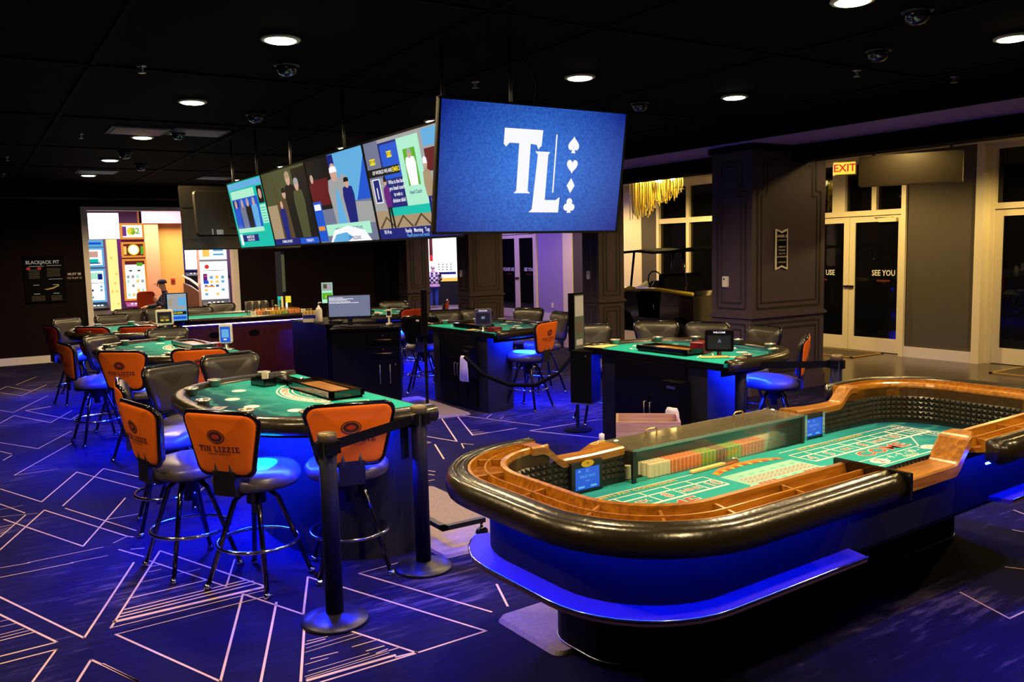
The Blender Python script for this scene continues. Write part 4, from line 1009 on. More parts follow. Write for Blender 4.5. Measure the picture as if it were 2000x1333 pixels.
def cut(x_near, x_far, left):
    """outer / inner stations of one D end, cut at x on the near and far side"""
    n = len(OUT); res = []
    if left:
        k0 = [i for i in range(n) if OUT[i][1] == OY0 and OUT[i][0] < x_near][0]
        k1 = [i for i in range(n) if abs(OUT[i][1] - OY1) < 1e-6 and OUT[i][0] < x_far][-1]
        idx = list(range(k0, k1 + 1))
    else:
        k0 = [i for i in range(n) if abs(OUT[i][1] - OY1) < 1e-6 and OUT[i][0] > x_far][0]
        near = [i for i in range(n) if OUT[i][1] == OY0 and OUT[i][0] > x_near]
        idx = list(range(k0, n)) + [i for i in near]
    o = [OUT[i] for i in idx]; q = [INN[i] for i in idx]
    a, z = (x_near, x_far) if left else (x_far, x_near)
    ya, yz = (OY0, OY1) if left else (OY1, OY0); ia, iz = (IY0, IY1) if left else (IY1, IY0)
    return [(a, ya)] + o + [(z, yz)], [(a, ia)] + q + [(z, iz)]
PADP = [(.0, .905), (.01, .93), (.05, .955), (.12, .968), (.17, .962), (.19, .952), (.21, .956), (.27, .97), (.33, .965), (.36, .945), (.36, .87), (.28, .855), (.12, .855), (.03, .87)]
RACK = [(.355, .90), (.355, .958), (.40, .958), (.42, .918), (.60, .912), (.62, .95), (.65, .95), (.67, .918), (.86, .912), (.885, .958), (.94, .962), (.98, .955), (1.0, .94), (1.0, .87), (.9, .87)]
ENDS = [cut(-.5, -1.25, True), cut(.36, 1.22, False)]
for o, q in ENDS:
    b = MB(); b.loft(section(o, q, PADP), 0); b.build('armrest', M_['pad'], CR)
    b = MB(); b.loft(section(o, q, RACK), 0, True, True, None, False); rk = b.build('chip_rack', M_['railwood'], CR)
    b = MB(); dist = 0
    for i in range(1, len(o) - 1):
        dist += math.dist(o[i], o[i - 1])
        if dist > .34:
            dist = 0
            d = Vector((q[i][0] - o[i][0], q[i][1] - o[i][1])); l = d.length; d /= l; nn = Vector((-d.y, d.x)) * .006
            for u0, u1 in ((.42, .61), (.66, .87)):
                A = Vector(o[i]) + d * l * u0; B = Vector(o[i]) + d * l * u1
                b = MB(); b.prism([tuple(A + nn), tuple(A - nn), tuple(B - nn), tuple(B + nn)], .912, .945); b.build('rack_divider', M_['railwood'], rk)
# inner walls with pyramid rubber
def inner_wall(path, ztop, pyr_top=.86, pyr=True):
    b = MB(); n = len(path)
    for i in range(n - 1):
        p, q = path[i], path[i + 1]
        b.add([(p[0], p[1], ZF), (q[0], q[1], ZF), (q[0], q[1], ztop), (p[0], p[1], ztop)], [(0, 1, 2, 3)], 0)
    # resample for the pyramids
    pts = []; L = 0; step = .034
    for i in range(n - 1):
        p, q = Vector(path[i]), Vector(path[i + 1]); d = (q - p).length; t = -L
        while t + step <= d:
            t += step
            if t >= 0: pts.append((p + (q - p) * (t / d), (q - p) / d))
        L = d - t
    for c, tg in pts:
        nr = Vector((tg.y, -tg.x)); h = step / 2
        for k in range(5):
            z0 = ZF + .022 + k * .032; zc = z0 + .016
            A, B = c - tg * h * .95, c + tg * h * .95; T = c + nr * .016
            b.add([(A.x + nr.x * .002, A.y + nr.y * .002, z0), (B.x + nr.x * .002, B.y + nr.y * .002, z0), (B.x + nr.x * .002, B.y + nr.y * .002, z0 + .031), (A.x + nr.x * .002, A.y + nr.y * .002, z0 + .031), (T.x, T.y, zc)], [(0, 1, 4), (1, 2, 4), (2, 3, 4), (3, 0, 4)], 0)
    return b
for o, q in ENDS:
    inner_wall(q, .93).build('cushion_wall', M_['rubber'], CR)
inner_wall([(-1.25, IY1), (-.76, IY1)], .865).build('cushion_wall', M_['rubber'], CR)
inner_wall([(.67, IY1), (1.22, IY1)], .865).build('cushion_wall', M_['rubber'], CR)
inner_wall([(.36, IY0), (-.5, IY0)], .84).build('cushion_wall', M_['rubber'], CR)
# low wooden rails with the S-shaped ends
def low_rail(prof, y0, y1, th=.035):
    """prof: (x, z, y0, y1) stations"""
    b = MB(); rings = []
    for x, z, a, c in prof: rings.append([(x, a, z - th), (x, c, z - th), (x, c, z), (x, c - .01, z + .008), (x, a + .01, z + .008), (x, a, z)])
    b.loft(rings, 0, True, True, None, False)
    return b
def sprof(xh, xl, zh, zl, a, c, n=12, a2=None, c2=None):
    P = []
    for i in range(n + 1):
        u = i / n; s = u * u * (3 - 2 * u)
        P.append((xh + (xl - xh) * u, zh + (zl - zh) * s, a, c))
    return P
yb0, yb1 = .6, .70
P = [(-1.36, .957, yb0, yb1)] + sprof(-1.30, -1.16, .957, .868, yb0, yb1) + [(-1.0, .866, yb0, yb1), (-.93, .868, yb0, .74), (-.85, .87, yb0, .79), (-.77, .872, yb0, .81)]
low_rail(P, 0, 0).build('dealer_rail', M_['railwood'], CR)
P = [(.67, .872, yb0, .74), (.85, .868, yb0, yb1), (1.0, .866, yb0, yb1)] + sprof(1.1, 1.24, .868, .957, yb0, yb1) + [(1.3, .957, yb0, yb1)]
low_rail(P, 0, 0).build('dealer_rail', M_['railwood'], CR)
P = [(-.5, .84, -.60, -.45), (.1, .842, -.60, -.45)] + sprof(.22, .37, .842, .962, -.60, -.45) + [(.46, .962, -.56, -.45)]
low_rail(P, 0, 0, .05).build('stick_rail', M_['railwood'], CR)
b = MB(); b.prism([(-.505, -.79), (-.485, -.79), (-.485, -.44), (-.505, -.44)], .86, .972, 0); b.build('rail_end_cap', M_['gloss'], CR)
# skirt, ledge, pedestal
SK = loop(-1.77, -.55, 1.87, .66, .42)
b = MB(); b.loft([[(x, y, .58) for x, y in SK], [(x, y, .836) for x, y in SK]], 0, True, False); b.build('table_skirt', mat('dark_skirt_laminate', (.004, .004, .006), .75, spec=.12), CR)
b = MB(); b.prism(SK, .57, .585); b.build('table_bottom', M_['black'], CR)
LG = loop(-1.88, -.655, 1.98, .70, .47)
def ledge(lo, hi, mi):
    k = len(SK); idx = lo
    b = MB(); rings = []
    for i in idx: rings.append([(SK[i][0], SK[i][1], .585), (LG[i][0], LG[i][1], .585), (LG[i][0], LG[i][1], .607), (SK[i][0], SK[i][1], .607)])
    b.loft(rings, 0, True, True, None, False); lg = b.build('drink_ledge', M_['ledge'], CR)
    b = MB(); b.tube([(LG[i][0], LG[i][1], .606) for i in idx], .005, 6); b.build('ledge_edging', M_['chrome'], lg)
nL = [i for i in range(len(SK)) if SK[i][0] < -.52 and SK[i][1] < .6]; ledge(nL, 0, 0)
nR_ = [i for i in range(len(SK)) if SK[i][0] > .52 and SK[i][1] < .6]
nR_ = [i for i in nR_ if i > 20] + [i for i in nR_ if i <= 20]; ledge(nR_, 0, 0)
b = MB(); PD = rrect(-1.3, .08, 1.72, .64, .2, 6); b.prism(PD, .0, .571); pd = b.build('pedestal', M_['black'], CR)
b = MB(); b.tube([(x * 1.001, y, .03) for x, y in PD], .004, 6, True); b.build('pedestal_trim', M_['steel'], pd)
# blue strips under the rail
for o, q in ENDS:
    b = MB(); b.tube([(p[0] + (r[0] - p[0]) * .34, p[1] + (r[1] - p[1]) * .34, .848) for p, r in zip(o, q)], .005, 6); b.build('led_strip', M_['led_rail'], CR)
# felt with the printed layout
b = MB()
b.prism([(x * 1.002, y) for x, y in INN], ZF - .03, ZF, 0)
F = lambda x, y, h: (x, y, ZF + .0012 + h)
W, RD, GD, OR, BK = 1, 2, 3, 4, 5
def L(x0, y0, x1, y1, w_=.009, mi=W): b.line((x0, y0), (x1, y1), w_, F, mi)
for sg in (-1, 1):
    X = lambda x: -.03 + sg * (x + .03)
    # place boxes
    for y, w_ in ((.41, .008), (.345, .012), (.235, .018)): L(X(.33), y, X(1.53), y, w_)
    for k in range(7): L(X(.30 + .165 * k) if k else X(.33), .235, X(.30 + .165 * k) if k else X(.33), .41, .008)
    for k in range(6):
        cx = .30 + .165 * (k + .5)
        s = ['4', '5', 'SIX', '8', 'NINE', '10'][k if sg > 0 else k] if sg > 0 else ['10', 'NINE', '8', 'SIX', '5', '4'][k]
        b.text(s, X(cx), .29, .10 if len(s) < 3 else .058, F, W, .0002, bold=.03)
        b.text(s, X(cx), .29, .094 if len(s) < 3 else .054, F, RD, .0005, bold=-.005)
    # come, field
    L(X(.33), .02 + .05, X(1.1), .07, .008); L(X(.33), -.05, X(1.25), -.05, .01); L(X(1.3), .235, X(1.1), .07, .008); L(X(.33), -.22, X(1.2), -.22, .01); L(X(.33), -.33, X(1.2), -.33, .012); L(X(.33), -.41, X(1.2), -.41, .01)
    b.text('COME', X(.86), .15, .135, F, W, .0002, bold=.03, sx=1.25); b.text('COME', X(.86), .15, .13, F, RD, .0006, bold=.012, sx=1.27)
    b.flat(circ(.05, 20, X(.6), .01, .062), F, W, .0001); b.text('2', X(.6), .01, .085, F, RD, .0004, bold=.02)
    b.flat(circ(.05, 20, X(1.12), .01, .062), F, W, .0001); b.text('12', X(1.12), .01, .075, F, OR, .0004, bold=.02)
    b.text('3 - 4 - 9 - 10 - 11', X(.86), .025, .07, F, W, 0, bold=.01); b.text('FIELD', X(.86), -.025, .052, F, W, 0)
    b.text("DON'T PASS BAR", X(.8), -.275, .06, F, W, 0); b.text('PASS LINE', X(.8), -.37, .06, F, W, 0, bold=.01)
    # end lines running down past the players
    L(X(1.53), .48, X(1.53), -.2, .012); L(X(1.43), .44, X(1.43), -.2, .008); L(X(1.3), .41, X(1.3), .235, .008); L(X(.33), .48, X(1.53), .48, .006)
    for y in (.36, .12): b.text('PASS LINE', X(1.48), y, .05, F, W, 0, bold=.01, rot=R(-90))
    b.text("DON'T COME BAR", X(1.37), .32, .03, F, W, 0, rot=R(-90))
    b.text('BUY BETS PAY COMMISSION', X(.8), .455, .042, F, GD, 0, bold=.01, sx=1.2)
    b.flat(circ(.03, 16, X(.24), .12, .05), F, W, 0)
# centre propositions
b.flat([(-.31, .37), (-.2, .42), (-.03, .45), (.14, .43), (.24, .38), (.24, .40), (.18, .455), (-.03, .475), (-.25, .455), (-.31, .40)][:5] + [(.24, .42), (.14, .475), (-.03, .49), (-.2, .47), (-.31, .42)], F, OR, .0001)
for k in range(14): b.rect(-.30 + k * .038, .395 + .03 * (1 - abs(k - 6.5) / 7), -.275 + k * .038, .42 + .035 * (1 - abs(k - 6.5) / 7), F, RD if k % 2 else GD, .0004)
b.rect(-.33, .12, .26, .345, F, 6, .0001)
for r_, (y, n) in enumerate(((.29, 0), (.235, 15), (.19, 15), (.145, 0))):
    if n:
        for k in range(n): b.rect(-.29 + k * .036, y - .014, -.264 + k * .036, y + .014, F, RD, .0004); b.rect(-.283 + k * .036, y - .007, -.271 + k * .036, y + .007, F, W, .0006)
    else:
        for k in range(6): b.rect(-.25 + k * .085, y - .009, -.21 + k * .085, y + .009, F, 7, .0004)
for x0 in (-.27, .1):
    for k in range(4): b.rect(x0 + k * .035, .13, x0 + .024 + k * .035, .152, F, RD, .0006)
b.build('felt', [M_['craps'], M_['white'], M_['inkred'], mat('gold_print', (.7, .45, .05), .8), mat('orange_print', (.75, .2, .02), .8), M_['ink'], mat('pale_mint_print', (.24, .52, .46), .85), mat('grey_green_print', (.12, .45, .35), .85)], CR)
# limit screens on the far cushion
for x, crest in ((-1.04, True), (.80, False)):
    b = MB(); b.box((x - .1, IY1 - .035, ZF + .005), (x + .1, IY1 - .002, .85)); ms_ = b.build('limit_screen', M_['satin'], CR)
    F2 = frame((x, IY1 - .036, .765), (1, 0, 0), (0, 0, 1))
    b = MB(); b.rect(-.078, -.055, .078, .055, F2, 0, .0005)
    b.text('FIELD PAYS', 0, .01, .02, F2, 1, .001); b.text('$5', 0, .038, .02, F2, 1, .001); b.text('triple', 0, -.012, .014, F2, 1, .001)
    b.rect(-.06, -.047, -.02, -.037, F2, 1, .001); b.rect(.02, -.047, .06, -.037, F2, 1, .001); b.rect(-.06, .035, -.045, .045, F2, 1, .001)
    b.build('screen_face', mats('e_blue', 'e_sky'), ms_)
    if crest:
        b = MB(); b.flat(circ(.018, 16, 0, .075, .042), F2, 0, .003); b.text('M', 0, .075, .02, F2, 1, .004); b.build('maker_badge', [mat('yellow_badge', (.75, .5, .03), .5), M_['ink']], ms_)
    else:
        for sx in (-.09, .09): b = MB(); b.box((x + sx - .012, IY1 - .045, ZF + .004), (x + sx + .012, IY1 - .03, .852)); b.build('screen_bracket', M_['chrome'], ms_)
# ---- chip bank: acrylic cover (a thing) over chip stacks (things)
Q = Matrix.Translation((3.6, 2.76, 0)) @ Matrix.Rotation(R(2.5), 4, 'Z')
def crp(x, y, z=0.0): return tuple(Q @ Vector((x, y, z)))
t = thing('chip_bank_cover', 'long clear acrylic cover over the chip bank of the craps table', 'acrylic cover', crp(-.05, .68, ZF), R(2.5))
cx = .71
b = MB(); b.box((-cx, -.13, .168), (cx, .13, .176)); b.build('cover_lid', M_['acrylicedge'], t)
b = MB(); b.box((-cx, -.13, 0.001), (cx, -.124, .168)); b.build('cover_front', M_['acrylic'], t)
b = MB(); b.box((-cx, -.124, 0.001), (-cx + .006, .13, .168)); b.build('cover_end', M_['acrylic'], t)
b = MB(); b.box((cx - .006, -.124, 0.001), (cx, .13, .168)); b.build('cover_end', M_['acrylic'], t)
for q0, q1 in ((-cx - .002, -cx + .022), (cx - .022, cx + .002)): b = MB(); b.box((q0, -.134, 0), (q1, -.123, .168)); b.build('corner_post', M_['satin'], t)
b = MB(); b.box((-cx, -.133, .164), (cx, -.128, .178)); b.box((-cx, .127, .164), (cx, .132, .178)); b.build('edge_strip', M_['steel'], t)
for hx in (-.42, .3):
    b = MB(); b.tube([(hx - .04, .03, .176), (hx - .04, .03, .215), (hx - .03, .03, .225), (hx + .03, .03, .225), (hx + .04, .03, .215), (hx + .04, .03, .176)], .005, 6); b.build('lid_handle', M_['brass'], t)
for hx in (-.66, .64):
    b = MB(); b.lathe([(.0001, .176), (.018, .176), (.016, .192), (.0001, .198)], 12, T=Matrix.Translation((hx, .05, 0))); b.build('lock_knob', M_['chrome'], t)
def chipmat(n, c1, c2):
    m, nt, bs = _mat(n); tc = nt.nodes.new('ShaderNodeTexCoord'); sp = nt.nodes.new('ShaderNodeSeparateXYZ'); nt.links.new(tc.outputs['Object'], sp.inputs[0])
    at = nt.nodes.new('ShaderNodeMath'); at.operation = 'ARCTAN2'; nt.links.new(sp.outputs[1], at.inputs[0]); nt.links.new(sp.outputs[0], at.inputs[1])
    mu = nt.nodes.new('ShaderNodeMath'); mu.operation = 'MULTIPLY'; mu.inputs[1].default_value = 6; nt.links.new(at.outputs[0], mu.inputs[0])
    sn = nt.nodes.new('ShaderNodeMath'); sn.operation = 'SINE'; nt.links.new(mu.outputs[0], sn.inputs[0])
    gt = nt.nodes.new('ShaderNodeMath'); gt.operation = 'GREATER_THAN'; gt.inputs[1].default_value = .55; nt.links.new(sn.outputs[0], gt.inputs[0])
    mx = nt.nodes.new('ShaderNodeMix'); mx.data_type = 'RGBA'; mx.inputs[6].default_value = (*c1, 1); mx.inputs[7].default_value = (*c2, 1); nt.links.new(gt.outputs[0], mx.inputs[0])
    nt.links.new(mx.outputs[2], bs.inputs['Base Color']); bs.inputs['Roughness'].default_value = .5
    return m
CHIP = dict(white=chipmat('cream_chip', (.92, .88, .72), (.86, .82, .64)), red=chipmat('red_orange_chip', (.85, .18, .05), (.9, .5, .25)), green=chipmat('green_chip', (.28, .5, .05), (.6, .65, .2)), brown=chipmat('brown_chip', (.26, .14, .09), (.5, .35, .25)),
            yellow=chipmat('yellow_chip', (.75, .5, .04), (.6, .4, .05)), blue=chipmat('blue_chip', (.03, .06, .4), (.2, .25, .6)))
PR = {}
def chip_column(kind, loc, label, group, n=20, r=.0195):
    k = (kind, n)
    if k not in PR:
        b = MB(); prof = [(.0001, 0)]
        for i in range(n): z = i * .0035; prof += [(r * .97, z), (r, z + .0006), (r, z + .0028), (r * .97, z + .0033)]
        prof += [(.0001, n * .0035)]
        b.lathe(prof, 14, 0, None, False); PR[k] = b
        o = b.build('chip_stack', CHIP[kind], None, loc); tag(o, label, 'casino chips', group); PR[k] = o
        return o
    o = PR[k].copy(); COL.objects.link(o); o.location = loc; o['label'] = label; o['group'] = group
    return o
NAMES = {'white': 'cream', 'red': 'red orange', 'green': 'green', 'brown': 'brown'}
x = -.63
SEQ = ['white'] * 5 + ['red'] * 8 + ['green'] * 4 + ['brown'] * 3 + ['green'] * 4 + ['red'] * 7 + ['white'] * 7
half = len(SEQ) // 2
for i, k in enumerate(SEQ):
    px = -.60 + i * (1.12 / (len(SEQ) - 1)) * 1.0
    side = 'nearer the left end' if i < half else 'nearer the right end'
    block = {('white', True): 'cream chip stack at the left end of the acrylic covered bank', ('red', True): 'red orange chip stack in the left block under the acrylic cover', ('green', True): 'green chip stack left of the brown ones in the chip bank',
             ('brown', True): 'brown chip stack in the middle of the chip bank', ('brown', False): 'brown chip stack in the middle of the chip bank', ('green', False): 'green chip stack right of the brown ones in the chip bank',
             ('red', False): 'red orange chip stack in the right block under the acrylic cover', ('white', False): 'cream chip stack at the right end of the acrylic covered bank'}[(k, i <= 18)]
    for j in range(4): chip_column(k, crp(px, .585 + j * .0405, ZF + .002), block, block.replace('stack', 'stacks'))
    if i < 3:
        for j in range(2): chip_column(k, crp(-.715 + j * .0, .64 + i * .0405, ZF + .002), block, block.replace('stack', 'stacks')) if j == 0 else None
t = thing('card_block', 'cream card leaning on the chips inside the acrylic cover', 'card', crp(-.2, .755, ZF), R(2.5))
b = MB(); b.box((-.12, -.006, 0), (.1, .006, .13)); b.build('card_board', M_['card'], t); b = MB(); b.box((.1, -.012, .02), (.26, .006, .125)); b.build('card_backing', M_['tvback'], t)
t = thing('dice_bowl', 'clear glass bowl of dice on the acrylic cover end', 'dice bowl', crp(-.62 + .14, .73, ZF + .177), 0)
t.location = crp(-.5, .745, ZF + .002)
b = MB(); b.lathe([(.0001, 0), (.04, 0), (.06, .03), (.065, .11), (.06, .11), (.055, .03), (.0001, .006)], 20); b.build('bowl', M_['acrylic'], t)
for i, (x, y, z) in enumerate(((.0, .0, .007), (.02, .015, .007), (-.02, .01, .007), (.005, -.02, .022), (.0, .012, .024))):
    d_ = MB().box((-.008, -.008, 0), (.008, .008, .016)).build('die', M_['brass'], None, tuple(Vector(t.location) + Vector((x, y, z))), (0, 0, i)); tag(d_, 'amber die lying in the clear bowl at the chip bank', 'die', 'dice in the clear bowl')
t = thing('stick', 'yellow wooden dice stick lying on the craps felt before the chips', 'dice stick', crp(-.22, .50, ZF + .004), R(2.5 + 2))
b = MB(); b.prism(rrect(-.17, -.016, .11, .016, .012, 3), 0, .012, ch=.004); b.build('stick_shaft', M_['paper'], t)
b = MB(); b.box((.10, -.018, 0), (.2, .018, .014)); b.tube([(.2 + .022 * math.cos(R(a)), .022 * math.sin(R(a)), .012) for a in range(-100, 101, 25)], .006, 6); b.build('stick_hook', M_['steel'], t)
t = thing('marker_ring', 'pair of looped yellow cords on the wooden rail end by the chip cover', 'cord', crp(-.83, .74, .882), .3)
b = MB()
for s in (-1, 1): b.tube([(s * .03 + .028 * math.cos(2 * PI * k / 14), .014 * math.sin(2 * PI * k / 14), .003) for k in range(14)], .003, 6, True)
b.build('cord_loops', M_['paper'], t)
# ---------------------------------------------------------------- televisions hung from the ceiling
def heart(cx, cy, s):
    return [(cx + s * .5 * (16 * math.sin(t) ** 3) / 16, cy + s * .5 * (13 * math.cos(t) - 5 * math.cos(2 * t) - 2 * math.cos(3 * t) - math.cos(4 * t)) / 14) for t in [2 * PI * i / 28 for i in range(28)]]
def television(label, loc, rz, wd, ht, tilt, group, pole=None):
    t = thing('television', label, 'television', loc, rz, group)
    t.rotation_euler = (tilt, 0, rz)
    b = MB(); b.box((-wd / 2, -.012, -ht / 2), (wd / 2, .03, ht / 2)); b.prism(rrect(-wd * .4, -ht * .42, wd * .4, ht * .3, .04, 3), 0, .06, 0, Matrix.Rotation(R(-90), 4, 'X') @ Matrix.Translation((0, 0, .0)) , ch=.02)
    b.build('housing', M_['tvback'], t)
    b = MB(); e = .012
    for x0, z0, x1, z1 in ((-wd / 2 - .004, -ht / 2 - .004, wd / 2 + .004, -ht / 2 + e), (-wd / 2 - .004, ht / 2 - e, wd / 2 + .004, ht / 2 + .004), (-wd / 2 - .004, -ht / 2, -wd / 2 + e, ht / 2), (wd / 2 - e, -ht / 2, wd / 2 + .004, ht / 2)): b.box((x0, -.018, z0), (x1, .0, z1))
    b.build('bezel', M_['bezel'], t)
    if pole:
        T = (Matrix.Rotation(rz, 4, 'Z') @ Matrix.Rotation(tilt, 4, 'X')).inverted()
        b = MB(); b.box((-.16, .06, -.14), (.16, .085, .14)); b.build('mount_plate', M_['satin'], t)
        for px in pole:
            base = Vector((px, .10, ht * .05))
            wbase = Matrix.Rotation(rz, 4, 'Z') @ Matrix.Rotation(tilt, 4, 'X') @ base
            top = T @ (wbase + Vector((0, 0, CEIL - loc[2] - wbase.z)))
            b = MB(); b.tube([base, tuple(top)], .014, 8); b.build('ceiling_pole', M_['steel'], t)
    return t
def scr(t, wd, ht, items, ms, name='screen'):
    b = MB(); F = lambda x, y, h: (x * wd, -.0135 - h, (y - .5) * ht)
    keys = []
    for it in items:
        k = it[-1]
        if k not in keys: keys.append(k)
    h = 0
    for it in items:
        mi = keys.index(it[-1]); h += .00006
        if it[0] == 'r': b.rect(it[1] - .5, it[2], it[3] - .5, it[4], F, mi, h)
        elif it[0] == 'p': b.flat([(x - .5, y) for x, y in it[1]], F, mi, h)
        elif it[0] == 'c': b.flat([(x - .5, y * 1.0) for x, y in circ(it[3] * wd / ht, 18, it[1], it[2], it[3])], F, mi, h)
        elif it[0] == 't':
            G = lambda x, y, h: (x, -.0135 - h, y)
            b.text(it[1], (it[2] - .5) * wd, (it[3] - .5) * ht, it[4] * ht, G, mi, h, bold=.015, sx=it[5] if len(it) > 6 else 1.0)
    o = b.build(name, [M_[k] for k in keys], t)
    return o
GT = 'televisions hung round the gaming pit'
# logo screen
t = television('big television showing the white TL logo with card suits', (3.284, 4.796, 2.439), 0.0, 1.5, .845, R(9.27), GT, pole=(-.12,))
wd, ht = 1.5, .845
TLT = [(.325, .80), (.52, .80), (.52, .69), (.505, .665), (.465, .68), (.465, .33), (.475, .31), (.395, .31), (.405, .33), (.405, .68), (.345, .67), (.325, .69)]
TLL = [(.49, .645), (.572, .645), (.562, .622), (.56, .265), (.62, .265), (.642, .29), (.64, .165), (.475, .165), (.492, .19), (.505, .62)]
it = [('r', .006, .01, .994, .99, 'tl'), ('p', [(.323, .81), (.525, .81), (.522, .69), (.505, .66), (.495, .695), (.463, .70), (.463, .335), (.478, .315), (.388, .315), (.402, .335), (.402, .70), (.352, .70), (.335, .67), (.322, .69)], 'e_white'), ('p', TLL, 'e_white'), ('r', .598, .325, .605, .785, 'e_white')]
sx, ax = .034, wd / ht
def suit(kind, cx, cy):
    s = .062
    if kind == 'heart': return [('p', [(x, cy + (y - cy) * ax) for x, y in heart(cx, cy, s)], 'e_white')]
    if kind == 'spade': return [('p', [(x, cy + (cy - y) * ax + .0) for x, y in heart(cx, cy, s)], 'e_white'), ('p', [(cx - .012, cy - .07), (cx + .012, cy - .07), (cx + .004, cy - .03), (cx - .004, cy - .03)], 'e_white')]
    if kind == 'diamond': return [('p', [(cx, cy - .062), (cx + .023, cy), (cx, cy + .062), (cx - .023, cy)], 'e_white')]
    return [('c', cx, cy + .028, .0165, 'e_white'), ('c', cx - .0155, cy - .016, .0165, 'e_white'), ('c', cx + .0155, cy - .016, .0165, 'e_white'), ('r', cx - .008, cy - .02, cy * 0 + cx + .008, cy + .01, 'e_white'), ('p', [(cx - .012, cy - .062), (cx + .012, cy - .062), (cx + .003, cy - .01), (cx - .003, cy - .01)], 'e_white')]
for k, y in (('spade', .715), ('heart', .545), ('diamond', .385), ('club', .225)): it += suit(k, .70, y)
scr(t, wd, ht, it, None)
b = MB(); b.tube([(-.0, .08, .3), (.03, .1, .55), (.0, .12, .62), (-.06, .16, .84)], .004, 5); b.build('power_cable', M_['bezel'], t)
# the row of four
W4, H4, TI = 1.355, .775, R(10)
def row_tv(y, label, pole): return television(label, (2.78, y, 2.388), R(-90), W4, H4, TI, GT, pole)
def person_shape(cx, y0, y1, w_, body, skin, hair=None, legs=None):
    h = y1 - y0; out = []
    if legs: out += [('p', [(cx - w_ * .7, y0), (cx - w_ * .25, y0), (cx, y0 + h * .42), (cx + w_ * .3, y0), (cx + w_ * .75, y0), (cx + w_ * .6, y0 + h * .5), (cx - w_ * .6, y0 + h * .5)], legs)]
    b0 = y0 + h * .42 if legs else y0
    out += [('p', [(cx - w_ * .75, b0), (cx + w_ * .75, b0), (cx + w_, y0 + h * .62), (cx + w_ * .8, y0 + h * .8), (cx, y0 + h * .84), (cx - w_ * .8, y0 + h * .8), (cx - w_, y0 + h * .62)], body)]
    out += [('c', cx, y0 + h * .915, w_ * .42, skin)]
    if hair: out += [('p', [(cx - w_ * .45, y0 + h * .92), (cx + w_ * .45, y0 + h * .92), (cx + w_ * .4, y0 + h * 1.0), (cx, y0 + h * 1.03), (cx - w_ * .4, y0 + h * 1.0)], hair)]
    return out
# news panel
t = row_tv(9.745, 'television with a teal news page and a panel of four people', (0.0,))
it = [('r', .008, .012, .992, .988, 'e_teal'), ('r', .02, .88, .98, .97, 'e_sky'), ('r', .06, .74, .74, .86, 'e_mint'), ('r', .06, .30, .80, .74, 'e_blue'), ('r', .06, .30, .24, .72, 'e_navy'), ('r', .06, .235, .80, .30, 'e_mint'), ('r', .82, .62, .97, .86, 'e_black')]
for cx, bd in ((.15, 'e_blue'), (.34, 'e_grey'), (.50, 'e_black'), (.67, 'e_sky')): it += person_shape(cx, .30, .70, .085, bd, 'e_skin', 'e_stone')
it += [('c', .89, .75, .04, 'e_skin'), ('r', .82, .34, .97, .60, 'e_mint'), ('r', .14, .10, .60, .20, 'e_navy'), ('r', .06, .05, .13, .22, 'e_white'), ('t', 'MARKETS LIVE', .37, .165, .06, 'e_white'), ('t', 'RATES AND WAGES', .37, .12, .04, 'e_white')]
for k in range(6): it += [('r', .84, .36 + k * .038, .95, .372 + k * .038, 'e_teal')]
scr(t, W4, H4, it, None)
# film scene
t = row_tv(8.38, 'television with a dim olive scene of several standing people', (-.2,))
it = [('r', .008, .012, .992, .988, 'e_olive'), ('r', .008, .1, .25, .55, 'e_tan'), ('r', .25, .1, .40, .8, 'e_brown'), ('r', .70, .1, .99, .95, 'e_black'), ('r', .3, .55, .5, .97, 'e_olive')]
it += person_shape(.45, .1, .74, .10, 'e_brown', 'e_skin', 'e_black') + person_shape(.60, .1, .92, .12, 'e_black', 'e_skin', 'e_tan') + person_shape(.76, .1, .82, .11, 'e_olive', 'e_skin', 'e_stone') + person_shape(.35, .1, .58, .07, 'e_navy', 'e_skin')
it += [('r', .008, .012, .992, .1, 'e_navy'), ('r', .60, .02, .98, .09, 'e_blue'), ('t', 'COMING UP NEXT', .3, .06, .05, 'e_white'), ('t', 'TONIGHT 9', .8, .055, .05, 'e_white')]
scr(t, W4, H4, it, None)
# street scene
t = row_tv(7.02, 'television with a fur hooded figure on a bright city street', (-.1,))
it = [('r', .008, .012, .992, .988, 'e_grey'), ('r', .45, .45, .99, .988, 'e_sky'), ('r', .008, .40, .42, .988, 'e_black'), ('r', .12, .45, .36, .75, 'e_maroon'), ('r', .42, .4, .52, .98, 'e_navy'), ('p', [(.78, .45), (.99, .45), (.99, .9), (.9, .7)], 'e_blue'), ('r', .58, .5, .64, .75, 'e_stone'), ('p', [(.45, .2), (.99, .2), (.99, .42), (.6, .45)], 'e_stone')]
it += person_shape(.48, .2, .84, .14, 'e_stone', 'e_skin', 'e_white') + person_shape(.66, .22, .70, .09, 'e_navy', 'e_skin', 'e_black') + person_shape(.08, .42, .80, .07, 'e_maroon', 'e_skin')
it += [('p', [(.40, .22), (.47, .6), (.50, .6), (.56, .22)], 'e_sky'), ('r', .008, .03, .16, .5, 'e_blue'), ('r', .02, .40, .14, .47, 'e_white'), ('r', .02, .16, .14, .21, 'e_orange'), ('r', .17, .09, .9, .22, 'e_mint'), ('t', 'SNOW CAUSES TRAVEL DELAYS', .55, .155, .055, 'e_navy'), ('p', [(.2, .015), (.3, .15), (.55, .19), (.8, .13), (.88, .015)], 'e_white'), ('p', [(.24, .015), (.32, .1), (.5, .12), (.6, .06), (.5, .015)], 'e_sky'), ('t', 'CITY BLIZZARD', .62, .05, .05, 'e_navy')]
scr(t, W4, H4, it, None)
